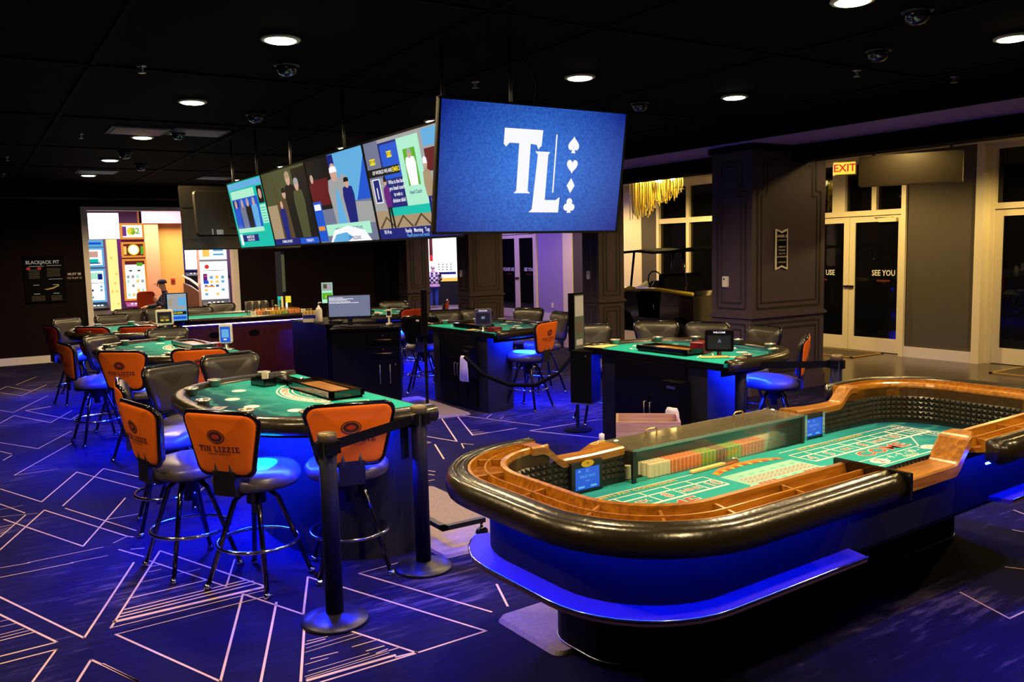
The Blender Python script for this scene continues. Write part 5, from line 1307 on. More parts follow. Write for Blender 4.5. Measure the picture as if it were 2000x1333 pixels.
# quiz show
t = row_tv(5.655, 'television with two presenters by a blue quiz wall', (.35,))
it = [('r', .008, .012, .992, .988, 'e_stone'), ('r', .008, .62, .2, .985, 'e_grey'), ('r', .2, .30, .44, .95, 'e_navy'), ('r', .22, .60, .44, .93, 'e_blue'), ('r', .44, .32, .70, .95, 'e_mint'), ('r', .50, .50, .64, .84, 'e_green'), ('r', .008, .12, .99, .30, 'e_tan'), ('r', .2, .24, .72, .32, 'e_teal'), ('r', .70, .3, .74, .97, 'e_stone'), ('r', .74, .82, .99, .97, 'e_sky'), ('r', .74, .60, .99, .80, 'e_maroon'), ('r', .80, .38, .92, .62, 'e_navy'), ('r', .825, .40, .895, .60, 'e_amber'), ('r', .04, .38, .14, .62, 'e_white'), ('r', .05, .39, .13, .61, 'e_navy'), ('r', .008, .64, .42, .72, 'e_black')]
for k in range(24): it += [('r', .16 + (k % 3) * .012, .14 + k * .02, .2, .145 + k * .02, 'e_grey')]
for k in range(4): it += [('p', [(.05 + k * .22, .12), (.14 + k * .22, .22), (.23 + k * .22, .12), (.25 + k * .22, .13), (.14 + k * .22, .245), (.03 + k * .22, .13)], 'e_brown')]
it += person_shape(.57, .50, .82, .06, 'e_white', 'e_skin', 'e_stone')
it += person_shape(.212, .12, .62, .045, 'e_purple', 'e_skin', 'e_black', 'e_black') + person_shape(.73, .14, .72, .05, 'e_tan', 'e_skin', 'e_white', 'e_navy')
it += [('r', .06, .76, .13, .82, 'e_yellow'), ('r', .30, .80, .36, .86, 'e_yellow'), ('t', 'SET UP', .33, .83, .04, 'e_black'), ('t', 'SET UP', .095, .79, .04, 'e_black'), ('t', 'EMBO', .385, .68, .065, 'e_yellow'), ('t', 'OF WORLD WE ARE', .2, .68, .05, 'e_white'), ('t', 'Who is the last', .352, .565, .055, 'e_white'), ('t', 'pro head coach', .352, .505, .055, 'e_white'), ('t', 'to win a', .352, .445, .055, 'e_white'), ('t', 'division title?', .352, .385, .055, 'e_white'), ('t', 'Head Coach', .57, .44, .05, 'e_navy'), ('t', '1', .09, .47, .16, 'e_white'),
       ('r', .008, .012, .992, .12, 'e_navy'), ('t', '10:14 at', .12, .085, .055, 'e_white'), ('t', 'Family   Morning   Top', .5, .085, .055, 'e_white'), ('t', 'Playoff picture and results', .5, .04, .045, 'e_sky')]
scr(t, W4, H4, it, None)
# dark end television seen from behind
t = television('dark television at the end of the row, seen from its back', (2.96, 10.82, 2.388), R(180), 1.42, .775, R(10), GT, pole=(.1,))
b = MB(); b.rect(-.69, -.37, .69, .37, lambda x, y, h: (x, -.0135 - h, y), 0, 0); b.build('screen', M_['e_navy'], t)
b = MB(); b.box((.25, .058, -.22), (.33, .066, -.16)); b.box((.37, .058, -.22), (.385, .066, -.15)); b.build('port_labels', M_['steel'], t)
b = MB(); b.box((-.7, .0325, -.27), (.7, .0345, -.262)); b.box((-.7, .0325, .12), (.7, .0345, .128)); b.build('back_seam', M_['bezel'], t)

# ---------------------------------------------------------------- belt barriers
t = thing('belt_post', 'black belt barrier post nearest the camera', 'barrier post', (1.492, 4.105, 0), 0, 'black belt barrier posts')
b = MB(); b.lathe([(.0001, 0), (.172, 0), (.176, .008), (.17, .018), (.12, .032), (.06, .045), (.05, .05), (.0001, .05)], 40); b.build('post_base', M_['satin'], t)
b = MB(); b.lathe([(.046, .045), (.046, .955), (.0001, .955)], 24); b.build('post_tube', mat('blue_black_post', (.004, .004, .016), .5, spec=.1), t)
b = MB(); b.lathe([(.046, .955), (.05, .957), (.05, .99), (.046, .998), (.03, 1.003), (.0001, 1.004)], 24); b.build('post_cap', mat('worn_brass_cap', (.16, .12, .06), .4, metal=.5), t)
b = MB()
for a in (0, 90, 180, 270): b.box((.042, -.03, .89), (.062, .03, .955), 0, Matrix.Rotation(R(a), 4, 'Z'))
b.build('belt_clips', M_['matte'], t)
BP = t
dup(BP, (2.207, 4.499, 0), R(30), 'black belt barrier post between the nearest stools and the craps table')
dup(BP, (5.265, 4.776, 0), 0, 'black belt barrier post beside the near right card table')
dup(BP, (5.9, 4.34, 0), R(20), 'black belt barrier post whose cap shows just above the curved craps rail')
for (x0, y0), (x1, y1), lb, sag in (((1.492, 4.105), (2.207, 4.499), 'black belt stretched across the back of the orange stool', .0), ((5.265, 4.776), (5.9, 4.34), 'black belt stretched before the edge-on orange stool', .0)):
    d = Vector((x1 - x0, y1 - y0)); l = d.length; d /= l; n = Vector((-d.y, d.x)) * .002
    b = MB(); A = Vector((x0, y0)) + d * .06; B = Vector((x1, y1)) - d * .06; rings = []
    for k in range(9):
        u = k / 8; p = A + (B - A) * u; z = .925 - sag * 4 * u * (1 - u)
        rings.append([(p.x - n.x, p.y - n.y, z - .027), (p.x + n.x, p.y + n.y, z - .027), (p.x + n.x, p.y + n.y, z + .027), (p.x - n.x, p.y - n.y, z + .027)])
    b.loft(rings, 0, True, True, None, False); tag(b.build('barrier_belt', M_['matte'], None), lb, 'belt', 'black barrier belts')
o = MB().box((-.035, -.01, -.26), (.035, .01, 0)).build('belt_tail', M_['matte'], None, (2.12, 4.52, .95), (0, 0, R(40))); tag(o, 'short black belt end hanging from the barrier post beside the craps table', 'belt')
b = MB(); b.tube([(4.45, 7.9, .78), (4.55, 7.7, .6), (4.72, 7.45, .5), (4.92, 7.25, .5), (5.12, 7.12, .62), (5.3, 7.05, .84)], .022, 10)
tag(b.build('barrier_rope', M_['matte'], None), 'thick black rope sagging between the display post and the middle table', 'rope')

# ---------------------------------------------------------------- table limit displays on poles
def limit_display(label, loc, rz, z0, z1, wd, items):
    t = thing('limit_display', label, 'display', (*loc, 0), rz, None)
    b = MB(); b.lathe([(.0001, 0), (.15, 0), (.15, .015), (.03, .03), (.018, .05), (.018, z0), (.0001, z0)], 20); b.build('display_pole', M_['matte'], t)
    b = MB(); b.box((-wd / 2, -.035, z0), (wd / 2, .035, z1)); b.build('display_housing', M_['black'], t)
    b = MB(); F = lambda x, y, h: (x * wd, -.036 - h, z0 + (z1 - z0) * y); keys = []
    for i in items:
        if i[-1] not in keys: keys.append(i[-1])
    h = 0
    for i in items:
        h += .0002; mi = keys.index(i[-1])
        if i[0] == 'r': b.rect(i[1] - .5, i[2], i[3] - .5, i[4], F, mi, h)
        else: b.text(i[1], (i[2] - .5) * wd, z0 + (z1 - z0) * i[3], i[4] * (z1 - z0), lambda x, y, h: (x, -.036 - h, y), mi, h, bold=.02)
    b.build('display_screen', [M_[k] for k in keys], t)
    return t
poster = [('r', .06, .03, .94, .97, 'e_sky'), ('r', .08, .42, .92, .96, 'e_stone'), ('r', .55, .55, .9, .85, 'e_sky'), ('r', .12, .55, .3, .8, 'e_tan'), ('r', .25, .5, .45, .72, 'e_stone'), ('r', .08, .24, .92, .36, 'e_black'), ('t', '$10-$300', .5, .3, .085, 'e_yellow'), ('r', .1, .08, .9, .18, 'e_blue')]
limit_display('upright display with pale poster and yellow digits left of the roulette table', (2.6, 13.2), R(-4), .98, 1.40, .30, poster)
limit_display('upright display with a pale green poster behind the monitor', (5.05, 13.55), R(-20), 1.10, 1.46, .2, [('r', .06, .03, .94, .97, 'e_mint'), ('r', .1, .6, .9, .95, 'e_stone'), ('r', .2, .7, .5, .9, 'e_olive'), ('r', .1, .2, .9, .5, 'e_green'), ('t', '$15', .5, .33, .13, 'e_yellow')])
limit_display('display seen almost edge on between the two right-hand tables', (5.32, 7.06), R(20), .85, 1.45, .2, [('r', .06, .03, .94, .97, 'e_olive'), ('r', .1, .6, .9, .95, 'e_tan'), ('r', .1, .3, .9, .5, 'e_brown'), ('r', .2, .1, .8, .2, 'e_tan')])
limit_display('black display post seen edge on below the standing person', (4.55, 9.02), R(-118), .92, 1.47, .24, [('r', .06, .03, .94, .97, 'e_maroon'), ('r', .1, .6, .9, .95, 'e_brown')])

# ---------------------------------------------------------------- pit podium and what stands on it
PZ = .985
ang = R(-27)
t = thing('pit_podium', 'black pit podium with two drawers and steel pulls under the monitor', 'podium', (4.15, 9.87, 0), ang)
hw = .42
b = MB(); b.box((-hw, 0, .06), (hw, .62, PZ - .03)); b.build('podium_body', M_['black'], t)
b = MB(); b.box((-hw - .02, -.02, PZ - .03), (hw + .02, .64, PZ)); b.build('podium_top', M_['black'], t)
b = MB(); b.box((-hw + .02, .03, 0), (hw - .02, .6, .06)); b.build('plinth', M_['matte'], t)
for z0, z1 in ((.78, .93), (.61, .76)):
    b = MB(); b.box((.02, -.018, z0), (hw - .03, 0, z1)); d = b.build('drawer', M_['black'], t)
    h = MB(); zc = (z0 + z1) / 2 - .02; h.tube([(.1, -.018, zc), (.1, -.04, zc), (.32, -.04, zc), (.32, -.018, zc)], .006, 6); h.build('drawer_pull', M_['brass'], d)
    h = MB(); h.lathe([(.0001, 0), (.012, 0), (.012, .006), (.0001, .008)], 10, T=Matrix.Translation((.21, -.018, zc + .05)) @ Matrix.Rotation(R(90), 4, 'X')); h.build('drawer_lock', M_['chrome'], d)
for x0, x1 in ((-.41, .2), (.205, .41)):
    b = MB(); b.box((x0, -.018, .08), (x1, 0, .59)); d = b.build('cabinet_door', M_['black'], t)
    hx = .165 if x0 < 0 else .29; h = MB(); h.tube([(hx, -.018, .28), (hx, -.04, .28), (hx, -.04, .52), (hx, -.018, .52)], .006, 6); h.build('door_pull', M_['steel'], d)
b = MB(); b.lathe([(.0001, 0), (.012, 0), (.012, .006), (.0001, .008)], 10, T=Matrix.Translation((.36, -.018, .52)) @ Matrix.Rotation(R(90), 4, 'X')); b.build('door_lock', M_['chrome'], t)
t = thing('pit_desk', 'black side desk standing behind the podium, bottle and cards on it', 'desk', (4.34, 11.45, 0), R(4))
b = MB(); b.box((-.36, -.55, .04), (.36, .62, PZ - .03)); b.build('desk_body', M_['black'], t)
b = MB(); b.box((-.38, -.57, PZ - .03), (.38, .64, PZ)); b.build('desk_top', M_['bodyblue'], t)
b = MB(); b.box((-.34, -.5, 0), (.34, .6, .04)); b.build('plinth', M_['matte'], t)
t = thing('computer_monitor', 'black monitor with lines of white text on a grey screen, on the podium', 'monitor', (4.15, 10.35, PZ), ang + R(2))
b = MB(); b.prism(rrect(-.14, -.09, .14, .09, .02, 3), 0, .012, ch=.004); b.box((-.03, .0, .01), (.03, .02, .16)); b.build('monitor_stand', M_['satin'], t)
b = MB(); b.box((-.275, -.02, .09), (.275, .02, .40)); b.build('monitor_housing', M_['bezel'], t)
b = MB(); F = lambda x, y, h: (x, -.0205 - h, .25 + y)
b.rect(-.262, -.125, .262, .142, F, 0, 0)
for k, (n, y) in enumerate(((.16, .115), (.30, .10), (.22, .085), (.26, .065), (.37, .05))):
    x = -.255
    r_ = random.Random(k)
    while x < -.255 + n: l = r_.uniform(.008, .03); b.rect(x, y - .004, x + l, y + .004, F, 1, .0006); x += l + .005
b.build('monitor_screen', mats('e_grey', 'e_white'), t)
b = MB(); b.flat(circ(.008, 12, 0, -.147), F, 0, .001); b.build('maker_mark', M_['chrome'], t)
u = Vector((math.cos(ang), math.sin(ang))); v = Vector((-u.y, u.x)); P0 = Vector((4.15, 9.87))
def pod(x, y): p = P0 + u * x + v * y; return (p.x, p.y, PZ)
t = thing('keyboard', 'dark keyboard in front of the monitor', 'keyboard', pod(-.03, .14), ang)
b = MB(); b.prism(rrect(-.22, -.07, .22, .07, .01, 2), 0, .016, ch=.004); b.build('keyboard_tray', M_['bezel'], t)
b = MB()
for i in range(4):
    for j in range(14): b.box((-.205 + j * .0295, -.056 + i * .029, .016), (-.18 + j * .0295, -.032 + i * .029, .022))
b.build('keycaps', M_['tvback'], t)
o = MB().prism(rrect(-.1, -.08, .1, .08, .015, 3), 0, .003).build('mouse_pad', M_['bodyblue'], None, pod(.31, .14), (0, 0, ang)); tag(o, 'flat dark mouse pad at the right end of the podium', 'mouse pad')
t = thing('computer_mouse', 'small dark mouse on its pad at the right of the podium', 'mouse', (*pod(.32, .15)[:2], PZ + .003), ang)
b = MB(); b.prism(circ(.05, 18, 0, 0, .03), 0, .034, 0, None, True, ch=.016); b.build('mouse_shell', M_['satin'], t)
t = thing('card_reader', 'pale card reader on a stand right of the monitor', 'card reader', pod(.28, .42), ang)
b = MB(); b.box((-.04, -.03, 0), (.04, .03, .02)); b.box((-.012, -.01, .02), (.012, .01, .1)); b.box((-.035, -.015, .1), (.035, .015, .2)); b.build('reader_body', M_['trim'], t)
b = MB(); b.box((-.025, -.017, .12), (.025, -.015, .18)); b.build('reader_face', M_['satin'], t)
t = thing('desk_phone', 'dark desk telephone left of the monitor', 'telephone', (4.2, 10.98, PZ), ang)
b = MB(); b.prism(rrect(-.09, -.1, .09, .1, .02, 3), 0, .05, ch=.02); b.build('phone_body', M_['satin'], t)
b = MB(); b.tube([(-.06, -.09, .06), (-.065, -.05, .08), (-.065, .05, .08), (-.06, .09, .06)], .022, 8); b.build('handset', M_['gloss'], t)
t = thing('sanitizer_bottle', 'white pump bottle on the side desk', 'bottle', (4.06, 11.25, PZ), 0)
b = MB(); b.lathe([(.0001, 0), (.045, 0), (.046, .02), (.046, .17), (.03, .20), (.015, .21), (.015, .23), (.0001, .23)], 16); b.build('bottle_body', mat('white_plastic', (.75, .72, .68), .4), t)
b = MB(); b.tube([(0, 0, .23), (0, 0, .27), (.04, 0, .268)], .008, 6); b.build('pump_head', M_['white'], t)
t = thing('document_tray', 'blue box with a white paper label on the side desk', 'box', (4.0, 11.4, PZ), R(-30))
b = MB(); b.box((-.1, -.06, 0), (.1, .06, .1)); b.build('tray_body', mat('blue_plastic', (.02, .03, .25), .4), t)
b = MB(); b.box((-.1, -.066, .0), (.1, -.06, .05)); b.build('tray_label', M_['card'], t)
for i in range(6):
    o = MB().box((-.017, -.035, 0), (.017, .035, .14)).build('card_deck', [mat('gold_card_box', (.55, .36, .06), .5)] if i == 0 else [bpy.data.materials['gold_card_box']], None, (3.99 + i * .045, 11.66 - i * .012, PZ), (0, 0, R(-12)))
    tag(o, 'upright gold card box in the row on the side desk', 'card box', 'gold card boxes on the side desk')

# ---------------------------------------------------------------- roulette table
t = thing('roulette_table', 'long dark roulette table with violet lit front, coloured chips along its top', 'roulette table', (3.72, 13.9, 0), R(-2))
b = MB(); b.box((-.95, -.55, .02), (.95, .35, .90)); b.build('table_body', M_['redwood'], t)
o_ = rrect(-1.1, -.62, 1.05, .75, .25, 6)
b = MB(); b.prism(o_, .90, .955); b.build('table_top', M_['redwood'], t)
b = MB(); b.tube([(x, y, .962) for x, y in o_], .035, 8, True); b.build('armrest', M_['pad'], t)
b = MB(); b.prism(rrect(-1.02, -.5, .95, .66, .2, 6), .955, .96); b.build('felt', M_['felt'], t)
for x in (-.55, .05):
    b = MB(); b.prism(circ(.05, 20, x, .72, .085), .545, .556, 0, Matrix.Rotation(R(90), 4, 'X')); b.build('hand_hole', M_['matte'], t)
b = MB(); b.tube([(-1.0, -.56, .888), (.95, -.56, .888)], .005, 6); b.build('led_strip', M_['led_dim'], t)
b = MB(); b.lathe([(.0001, .96), (.38, .96), (.40, 1.02), (.38, 1.03), (.2, .99), (.0001, 1.0)], 32, T=Matrix.Translation((.62, .2, 0))); wh = b.build('wheel_bowl', M_['railwood'], t)
b = MB(); b.lathe([(.0001, 1.0), (.03, 1.0), (.02, 1.06), (.03, 1.09), (.0001, 1.1)], 12, T=Matrix.Translation((.62, .2, 0))); b.build('wheel_turret', M_['brass'], wh)
Q2 = Matrix.Translation((3.72, 13.9, 0)) @ Matrix.Rotation(R(-2), 4, 'Z')
for i, k in enumerate(['white', 'red', 'brown', 'yellow', 'yellow', 'green', 'red', 'red', 'white', 'brown']):
    for j in range(2):
        p = Q2 @ Vector((.06 + i * .1 + j * .043, -.46, .962))
        chip_column(k, tuple(p), '%s chip stacks standing along the near edge of the roulette table' % k, '%s chips on the roulette table' % k, 24, .0205)
t = thing('chip_dividers', 'clear upright dividers in a row on the roulette table', 'divider', tuple(Q2 @ Vector((.4, .1, .962))), R(-2))
for i in range(6): MB().box((-.3 + i * .11, -.08, 0), (-.294 + i * .11, .08, .22)).build('divider_panel', M_['acrylic'], t)
MB().box((-.31, -.085, 0), (.27, .085, .006)).build('divider_base', M_['acrylicedge'], t)
t = thing('reader_board', 'tall thin black reader board on a pole above the roulette table', 'reader board', (4.66, 14.75, 0), R(62))
b = MB(); b.box((-.02, -.02, .0), (.02, .02, 1.3)); b.build('board_pole', M_['satin'], t)
b = MB(); b.box((-.16, -.05, 1.22), (.16, .05, 1.98)); b.build('board_housing', mat('navy_housing', (.008, .008, .03), .4), t)
b = MB(); b.box((-.14, -.053, 1.28), (.14, -.05, 1.93)); b.build('board_screen', M_['e_olive'], t)
t = thing('wheel_camera_screen', 'small screen with yellow and green blocks beside the reader board', 'display', (4.6, 14.42, .962), R(-18))
b = MB(); b.box((-.12, -.02, .02), (.12, .02, .27)); b.box((-.05, -.05, 0), (.05, .05, .02)); b.build('screen_housing', M_['bezel'], t)
b = MB(); F = lambda x, y, h: (x, -.021 - h, .145 + y)
b.rect(-.11, -.11, -.05, .11, F, 0, 0); b.rect(-.05, -.11, -.02, .11, F, 1, 0); b.rect(.02, .0, .11, .11, F, 2, 0); b.rect(.02, -.11, .05, 0, F, 3, 0); b.build('screen_face', mats('e_teal', 'e_amber', 'e_yellow', 'e_pearl'), t)
limit = thing('dealer_chair_back', 'grey framed low chair back behind the roulette table', 'chair', (4.35, 15.2, 0), R(-5))
b = MB(); b.prism(rrect(-.2, 0, .2, .3, .06, 4), 0, .04, 0, Matrix.Translation((0, 0, .82)) @ Matrix.Rotation(R(90), 4, 'X'), ch=.01); b.build('backrest', M_['seat'], limit)
b = MB(); b.box((-.22, -.25, .5), (.22, .2, .56)); b.build('seat', M_['seat'], limit)
for x in (-.19, .19):
    for y in (-.2, .17): b = MB(); b.tube([(x, y, 0), (x, y, .5)], .012, 6); b.build('leg', M_['chrome'], limit)
for x in (-.19, .19): b = MB(); b.tube([(x, .0, .55), (x, .0, .86)], .012, 6); b.build('back_post', M_['chrome'], limit)
# ---------------------------------------------------------------- slot hall
def slot_machine(label, loc, rz, wd, z0, z1, body, frame_m, main, top=None, sign=None, deck=True):
    """cabinet, framed main screen, upper screen, sign and button deck"""
    t = thing('slot_machine', label, 'slot machine', loc, rz)
    b = MB(); b.box((-wd / 2, 0, 0), (wd / 2, .5, z1)); b.box((-wd / 2 + .02, -.28, 0), (wd / 2 - .02, 0, z0 - .12)); b.build('cabinet', M_[body], t)
    def panel(a, c, items, nm):
        m = .045
        b = MB(); b.box((-wd / 2, -.05, a), (wd / 2, 0, c)); fr = b.build(nm + '_frame', M_[frame_m], t)
        b = MB(); F = lambda x, y, h: ((x - .5) * (wd - 2 * m), -.051 - h, a + m + (c - a - 2 * m) * y); keys = []
        for i in items:
            if i[-1] not in keys: keys.append(i[-1])
        h = 0
        for i in items:
            h += .0004; mi = keys.index(i[-1])
            if i[0] == 'r': b.rect(i[1], i[2], i[3], i[4], F, mi, h)
            elif i[0] == 'c': b.flat([(x, y) for x, y in circ(i[3] * (wd - 2 * m) / (c - a - 2 * m), 18, i[1], i[2], i[3])], F, mi, h)
            else: b.text(i[1], (i[2] - .5) * wd, a + m + (c - a - 2 * m) * i[3], i[4] * (c - a), lambda x, y, h: (x, -.051 - h, y), mi, h, bold=.03)
        b.build(nm + '_screen', [M_[k] for k in keys], fr)
    zz = z0
    panel(z0, main[0], main[1], 'main'); 
    if top: panel(top[0], top[1], top[2], 'upper')
    if sign: panel(sign[0], sign[1], sign[2], 'sign')
    if deck:
        b = MB(); b.add([(-wd / 2, -.3, z0 - .12), (wd / 2, -.3, z0 - .12), (wd / 2, -.02, z0 - .02), (-wd / 2, -.02, z0 - .02), (-wd / 2, -.3, z0 - .17), (wd / 2, -.3, z0 - .17), (wd / 2, -.02, z0 - .17), (-wd / 2, -.02, z0 - .17)], [(0, 1, 2, 3), (7, 6, 5, 4), (0, 4, 5, 1), (1, 5, 6, 2), (2, 6, 7, 3), (3, 7, 4, 0)])
        dk = b.build('button_deck', M_['purple' if body == 'purple' else 'satin'], t)
        b = MB()
        for k in range(4): b.prism(circ(.025, 12, -wd * .25 + k * wd * .16, -.17), z0 - .075, z0 - .055)
        b.build('deck_buttons', M_['e_pearl'], dk)
    return t
def reels(cols, base, r_=None, seed=1):
    q = random.Random(seed); out = [('r', 0, 0, 1, 1, base)]
    for i in range(4):
        for j in range(5): out.append(('r', .06 + i * .24, .06 + j * .12, .2 + i * .24, .14 + j * .12, q.choice(cols)))
    return out
slot_machine('blue framed slot machine at the left of the wide opening, pale screens', (2.36, 20.45, 0), 0, .46, 1.0, 2.35, 'silver', 'e_sky', (1.72, reels(['e_sky', 'e_pearl', 'e_navy', 'e_white'], 'e_glow', seed=3) + [('r', .0, .58, 1, .60, 'e_navy'), ('r', .05, .72, .95, .95, 'e_mint'), ('r', .7, .7, .95, .9, 'e_navy')]),
             (1.76, 2.18, [('r', 0, 0, 1, 1, 'e_glow'), ('r', .1, .1, .8, .4, 'e_teal'), ('r', .3, .5, .8, .9, 'e_skin'), ('r', .08, .08, .9, .16, 'e_navy')]), (2.2, 2.34, [('r', 0, 0, 1, 1, 'e_blue')]))
t = thing('lit_sign_box', 'blank glowing white sign box high in the wide opening', 'sign', (2.6, 20.2, 2.63), 0)
MB().box((-.31, 0, -.28), (.31, .2, .29)).build('sign_housing', M_['silver'], t); b = MB(); b.box((-.3, -.01, -.27), (.3, 0, .28)); b.build('sign_face', M_['e_glow'], t)
t = thing('lit_column', 'tall glowing pale yellow column between two slot machines', 'column', (2.74, 20.3, 0), 0)
MB().box((-.1, 0, 0), (.1, .2, 2.35)).build('column_core', M_['silver'], t)
b = MB(); b.box((-.105, -.012, .8), (.105, 0, 2.35)); b.build('column_panel', [emi('pale_yellow_panel', (1.0, .82, .28), 1.15)], t)
b = MB(); F = lambda x, y, h: (x, -.013 - h, y)
for x, z in ((-.03, 1.95), (.05, 1.6), (-.05, 1.22), (.04, 1.22), (.05, .95), (.02, 1.4)): b.flat(circ(.025, 10, x, z), F, 0, .0006)
b.build('column_print', M_['e_amber'], t)
slot_machine('purple slot machine with orange framed screen before the seated person', (3.26, 20.9, 0), 0, .5, .98, 2.72, 'purple', 'e_orange', (1.92, reels(['e_stone', 'e_pearl', 'e_white', 'e_amber', 'e_mint'], 'e_pearl', seed=5) + [('r', 0, .9, 1, 1, 'e_maroon'), ('r', .6, .86, .9, .95, 'e_green'), ('r', .2, .72, .35, .76, 'e_black'), ('r', .62, .72, .77, .76, 'e_black')]),
             (1.95, 2.3, [('r', 0, 0, 1, 1, 'e_maroon'), ('c', .5, .5, .3, 'e_yellow'), ('c', .5, .5, .24, 'e_pearl'), ('r', .0, .1, .14, .8, 'e_amber'), ('r', .86, .1, 1, .8, 'e_green')]),
             (2.36, 2.72, [('r', 0, 0, 1, 1, 'e_pearl'), ('r', 0, .1, .2, .9, 'e_purple'), ('c', .45, .5, .22, 'e_yellow'), ('t', '$2', .62, .5, .5, 'e_green'), ('t', '88', .62, .35, .1, 'e_red')]))
slot_machine('bright slot machine with white frame beside the right jamb of the opening', (5.0, 20.9, 0), R(-6), .62, .92, 2.6, 'silver', 'e_white', (1.82, reels(['e_pearl', 'e_white', 'e_grey', 'e_sky', 'e_amber'], 'e_glow', seed=9) + [('c', .2, .9, .1, 'e_red'), ('r', .02, .5, .2, .7, 'e_purple'), ('r', .02, .4, .25, .5, 'e_blue'), ('r', .1, .3, .5, .34, 'e_orange'), ('r', .05, .62, .95, .635, 'e_orange'), ('r', .05, .78, .95, .8, 'e_brown')]),
             (1.86, 2.2, [('r', 0, 0, 1, 1, 'e_glow'), ('r', .05, .1, .35, .9, 'e_amber'), ('r', .5, .2, .95, .4, 'e_sky'), ('r', .5, .6, .95, .8, 'e_sky')]))
slot_machine('distant slot machine with a pale round topped screen', (5.45, 24.9, 0), 0, .6, 1.55, 2.6, 'satin', 'e_navy', (2.25, [('r', 0, 0, 1, 1, 'e_glow'), ('r', .6, .02, .8, .12, 'e_black')]), None, None)
slot_machine('distant slot machine with a teal screen edge', (6.1, 25.0, 0), 0, .5, 1.5, 2.6, 'silver', 'e_teal', (2.4, [('r', 0, 0, 1, 1, 'e_mint'), ('r', .2, .1, .8, .3, 'e_sky')]), None, None)
t = thing('slot_chair', 'orange backed slot seat half hidden by the seated person', 'seat', (3.36, 20.3, 0), R(8), 'orange slot seats')
b = MB(); b.prism(rrect(-.19, 0, .19, .42, .08, 4), -.02, .03, 0, Matrix.Translation((0, 0, .78)) @ Matrix.Rotation(R(90), 4, 'X'), ch=.012); b.build('backrest', M_['redorange'], t)
b = MB(); b.lathe([(.0001, .56), (.2, .56), (.22, .6), (.2, .64), (.0001, .65)], 20, T=Matrix.Translation((0, -.22, 0))); b.build('seat', M_['seat'], t)
b = MB(); b.lathe([(.0001, 0), (.24, 0), (.24, .015), (.04, .04), (.035, .56), (.0001, .56)], 20, T=Matrix.Translation((0, -.22, 0))); b.build('pedestal', M_['chrome'], t)
b = MB(); b.tube([(0, -.2, .57), (0, .0, .6), (0, .02, .84)], .02, 6); b.build('back_post', M_['satin'], t)
b = MB(); b.flat(circ(.03, 14, .04, 1.03, .05), lambda x, y, h: (x, .031 + h, y), 0, .002); b.build('seat_logo', M_['ink'], t)
dup(t, (5.62, 24.0, 0), R(160), 'orange oval seat back in front of the distant slot machines')
t = thing('ramp_railing', 'sloping ramp railing with pale handrail in the slot hall', 'railing', (4.66, 21.75, 0), 0)
b = MB(); b.tube([(-.12, .35, 1.47), (.0, .1, 1.38), (.1, -.2, 1.25), (.16, -.45, 1.1)], .03, 8); b.build('handrail', M_['trim'], t)
b = MB(); b.tube([(-.12, .35, 1.3), (.0, .1, 1.22), (.1, -.2, 1.1), (.16, -.45, .95)], .015, 6); b.build('mid_rail', M_['steel'], t)
b = MB(); P = [(-.12, .35, 1.28), (.0, .1, 1.2), (.1, -.2, 1.08), (.16, -.45, .93)]
b.loft([[(x, y, 0), (x + .02, y, 0), (x + .02, y, z), (x, y, z)] for x, y, z in P], 0, True, True, None, False); b.build('rail_panel', mat('brown_rail_panel', (.09, .05, .04), .5), t)
t = thing('fire_pull', 'small dark red wall device on the tan wall of the slot hall', 'alarm', (4.34, 22.3, 1.36), 0)
MB().box((-.05, -.03, -.06), (.05, 0, .06)).build('pull_box', M_['inkred'], t); MB().box((-.03, -.04, -.02), (.03, -.03, .01)).build('pull_handle', M_['ink'], t)
t = slot_machine('giant bright screened slot machine facing the standing person', (14.62, 27.6, 0), R(-28), 1.3, .98, 3.2, 'satin', 'e_white', (2.95, [('r', 0, 0, 1, 1, 'e_glow'), ('r', .0, .86, .6, 1, 'e_sky'), ('r', .1, .9, .5, .97, 'e_mint'), ('p' if 0 else 'r', .2, .3, .3, .84, 'e_maroon'), ('r', .2, .3, .3, .42, 'e_red')] + [('r', .45 + .12 * i, .12 + .05 * (j % 3), .49 + .12 * i, .15 + .05 * (j % 3), 'e_grey') for i in range(4) for j in range(3)] + [('r', .4, .04, .98, .09, 'e_navy')]), None, None, deck=False)
b = MB(); b.box((-.62, -.34, .86), (.62, -.02, .98)); b.build('button_deck', M_['e_amber'], t)
b = MB(); b.box((.66, -.06, .5), (.72, .3, 3.2)); b.build('side_light', M_['e_red'], t)

# ---------------------------------------------------------------- people
def figure(name, J, B, ms, pick, parent, sub=1, root=None):
    """one continuous skinned body: joints {name: (x, y, z, r)}, bones [(a, b)]"""
    names = list(J); idx = {n: i for i, n in enumerate(names)}
    me = bpy.data.meshes.new(name); me.from_pydata([J[n][:3] for n in names], [(idx[a], idx[c]) for a, c in B], [])
    o = bpy.data.objects.new(name, me); COL.objects.link(o)
    sk = o.modifiers.new('skin', 'SKIN'); sk.use_smooth_shade = True
    for n, vv in zip(names, me.skin_vertices[0].data):
        r = J[n][3]; vv.radius = r if isinstance(r, tuple) else (r, r)
    me.skin_vertices[0].data[idx[root or names[0]]].use_root = True
    ss = o.modifiers.new('sub', 'SUBSURF'); ss.levels = sub + 1; ss.render_levels = sub + 1
    m2 = bpy.data.meshes.new_from_object(o.evaluated_get(bpy.context.evaluated_depsgraph_get()))
    bpy.data.objects.remove(o)
    for m in ms: m2.materials.append(m)
    for p in m2.polygons: p.material_index = pick(p.center); p.use_smooth = True
    m2.name = name
    q = bpy.data.objects.new(name, m2); COL.objects.link(q); q.parent = parent
    return q
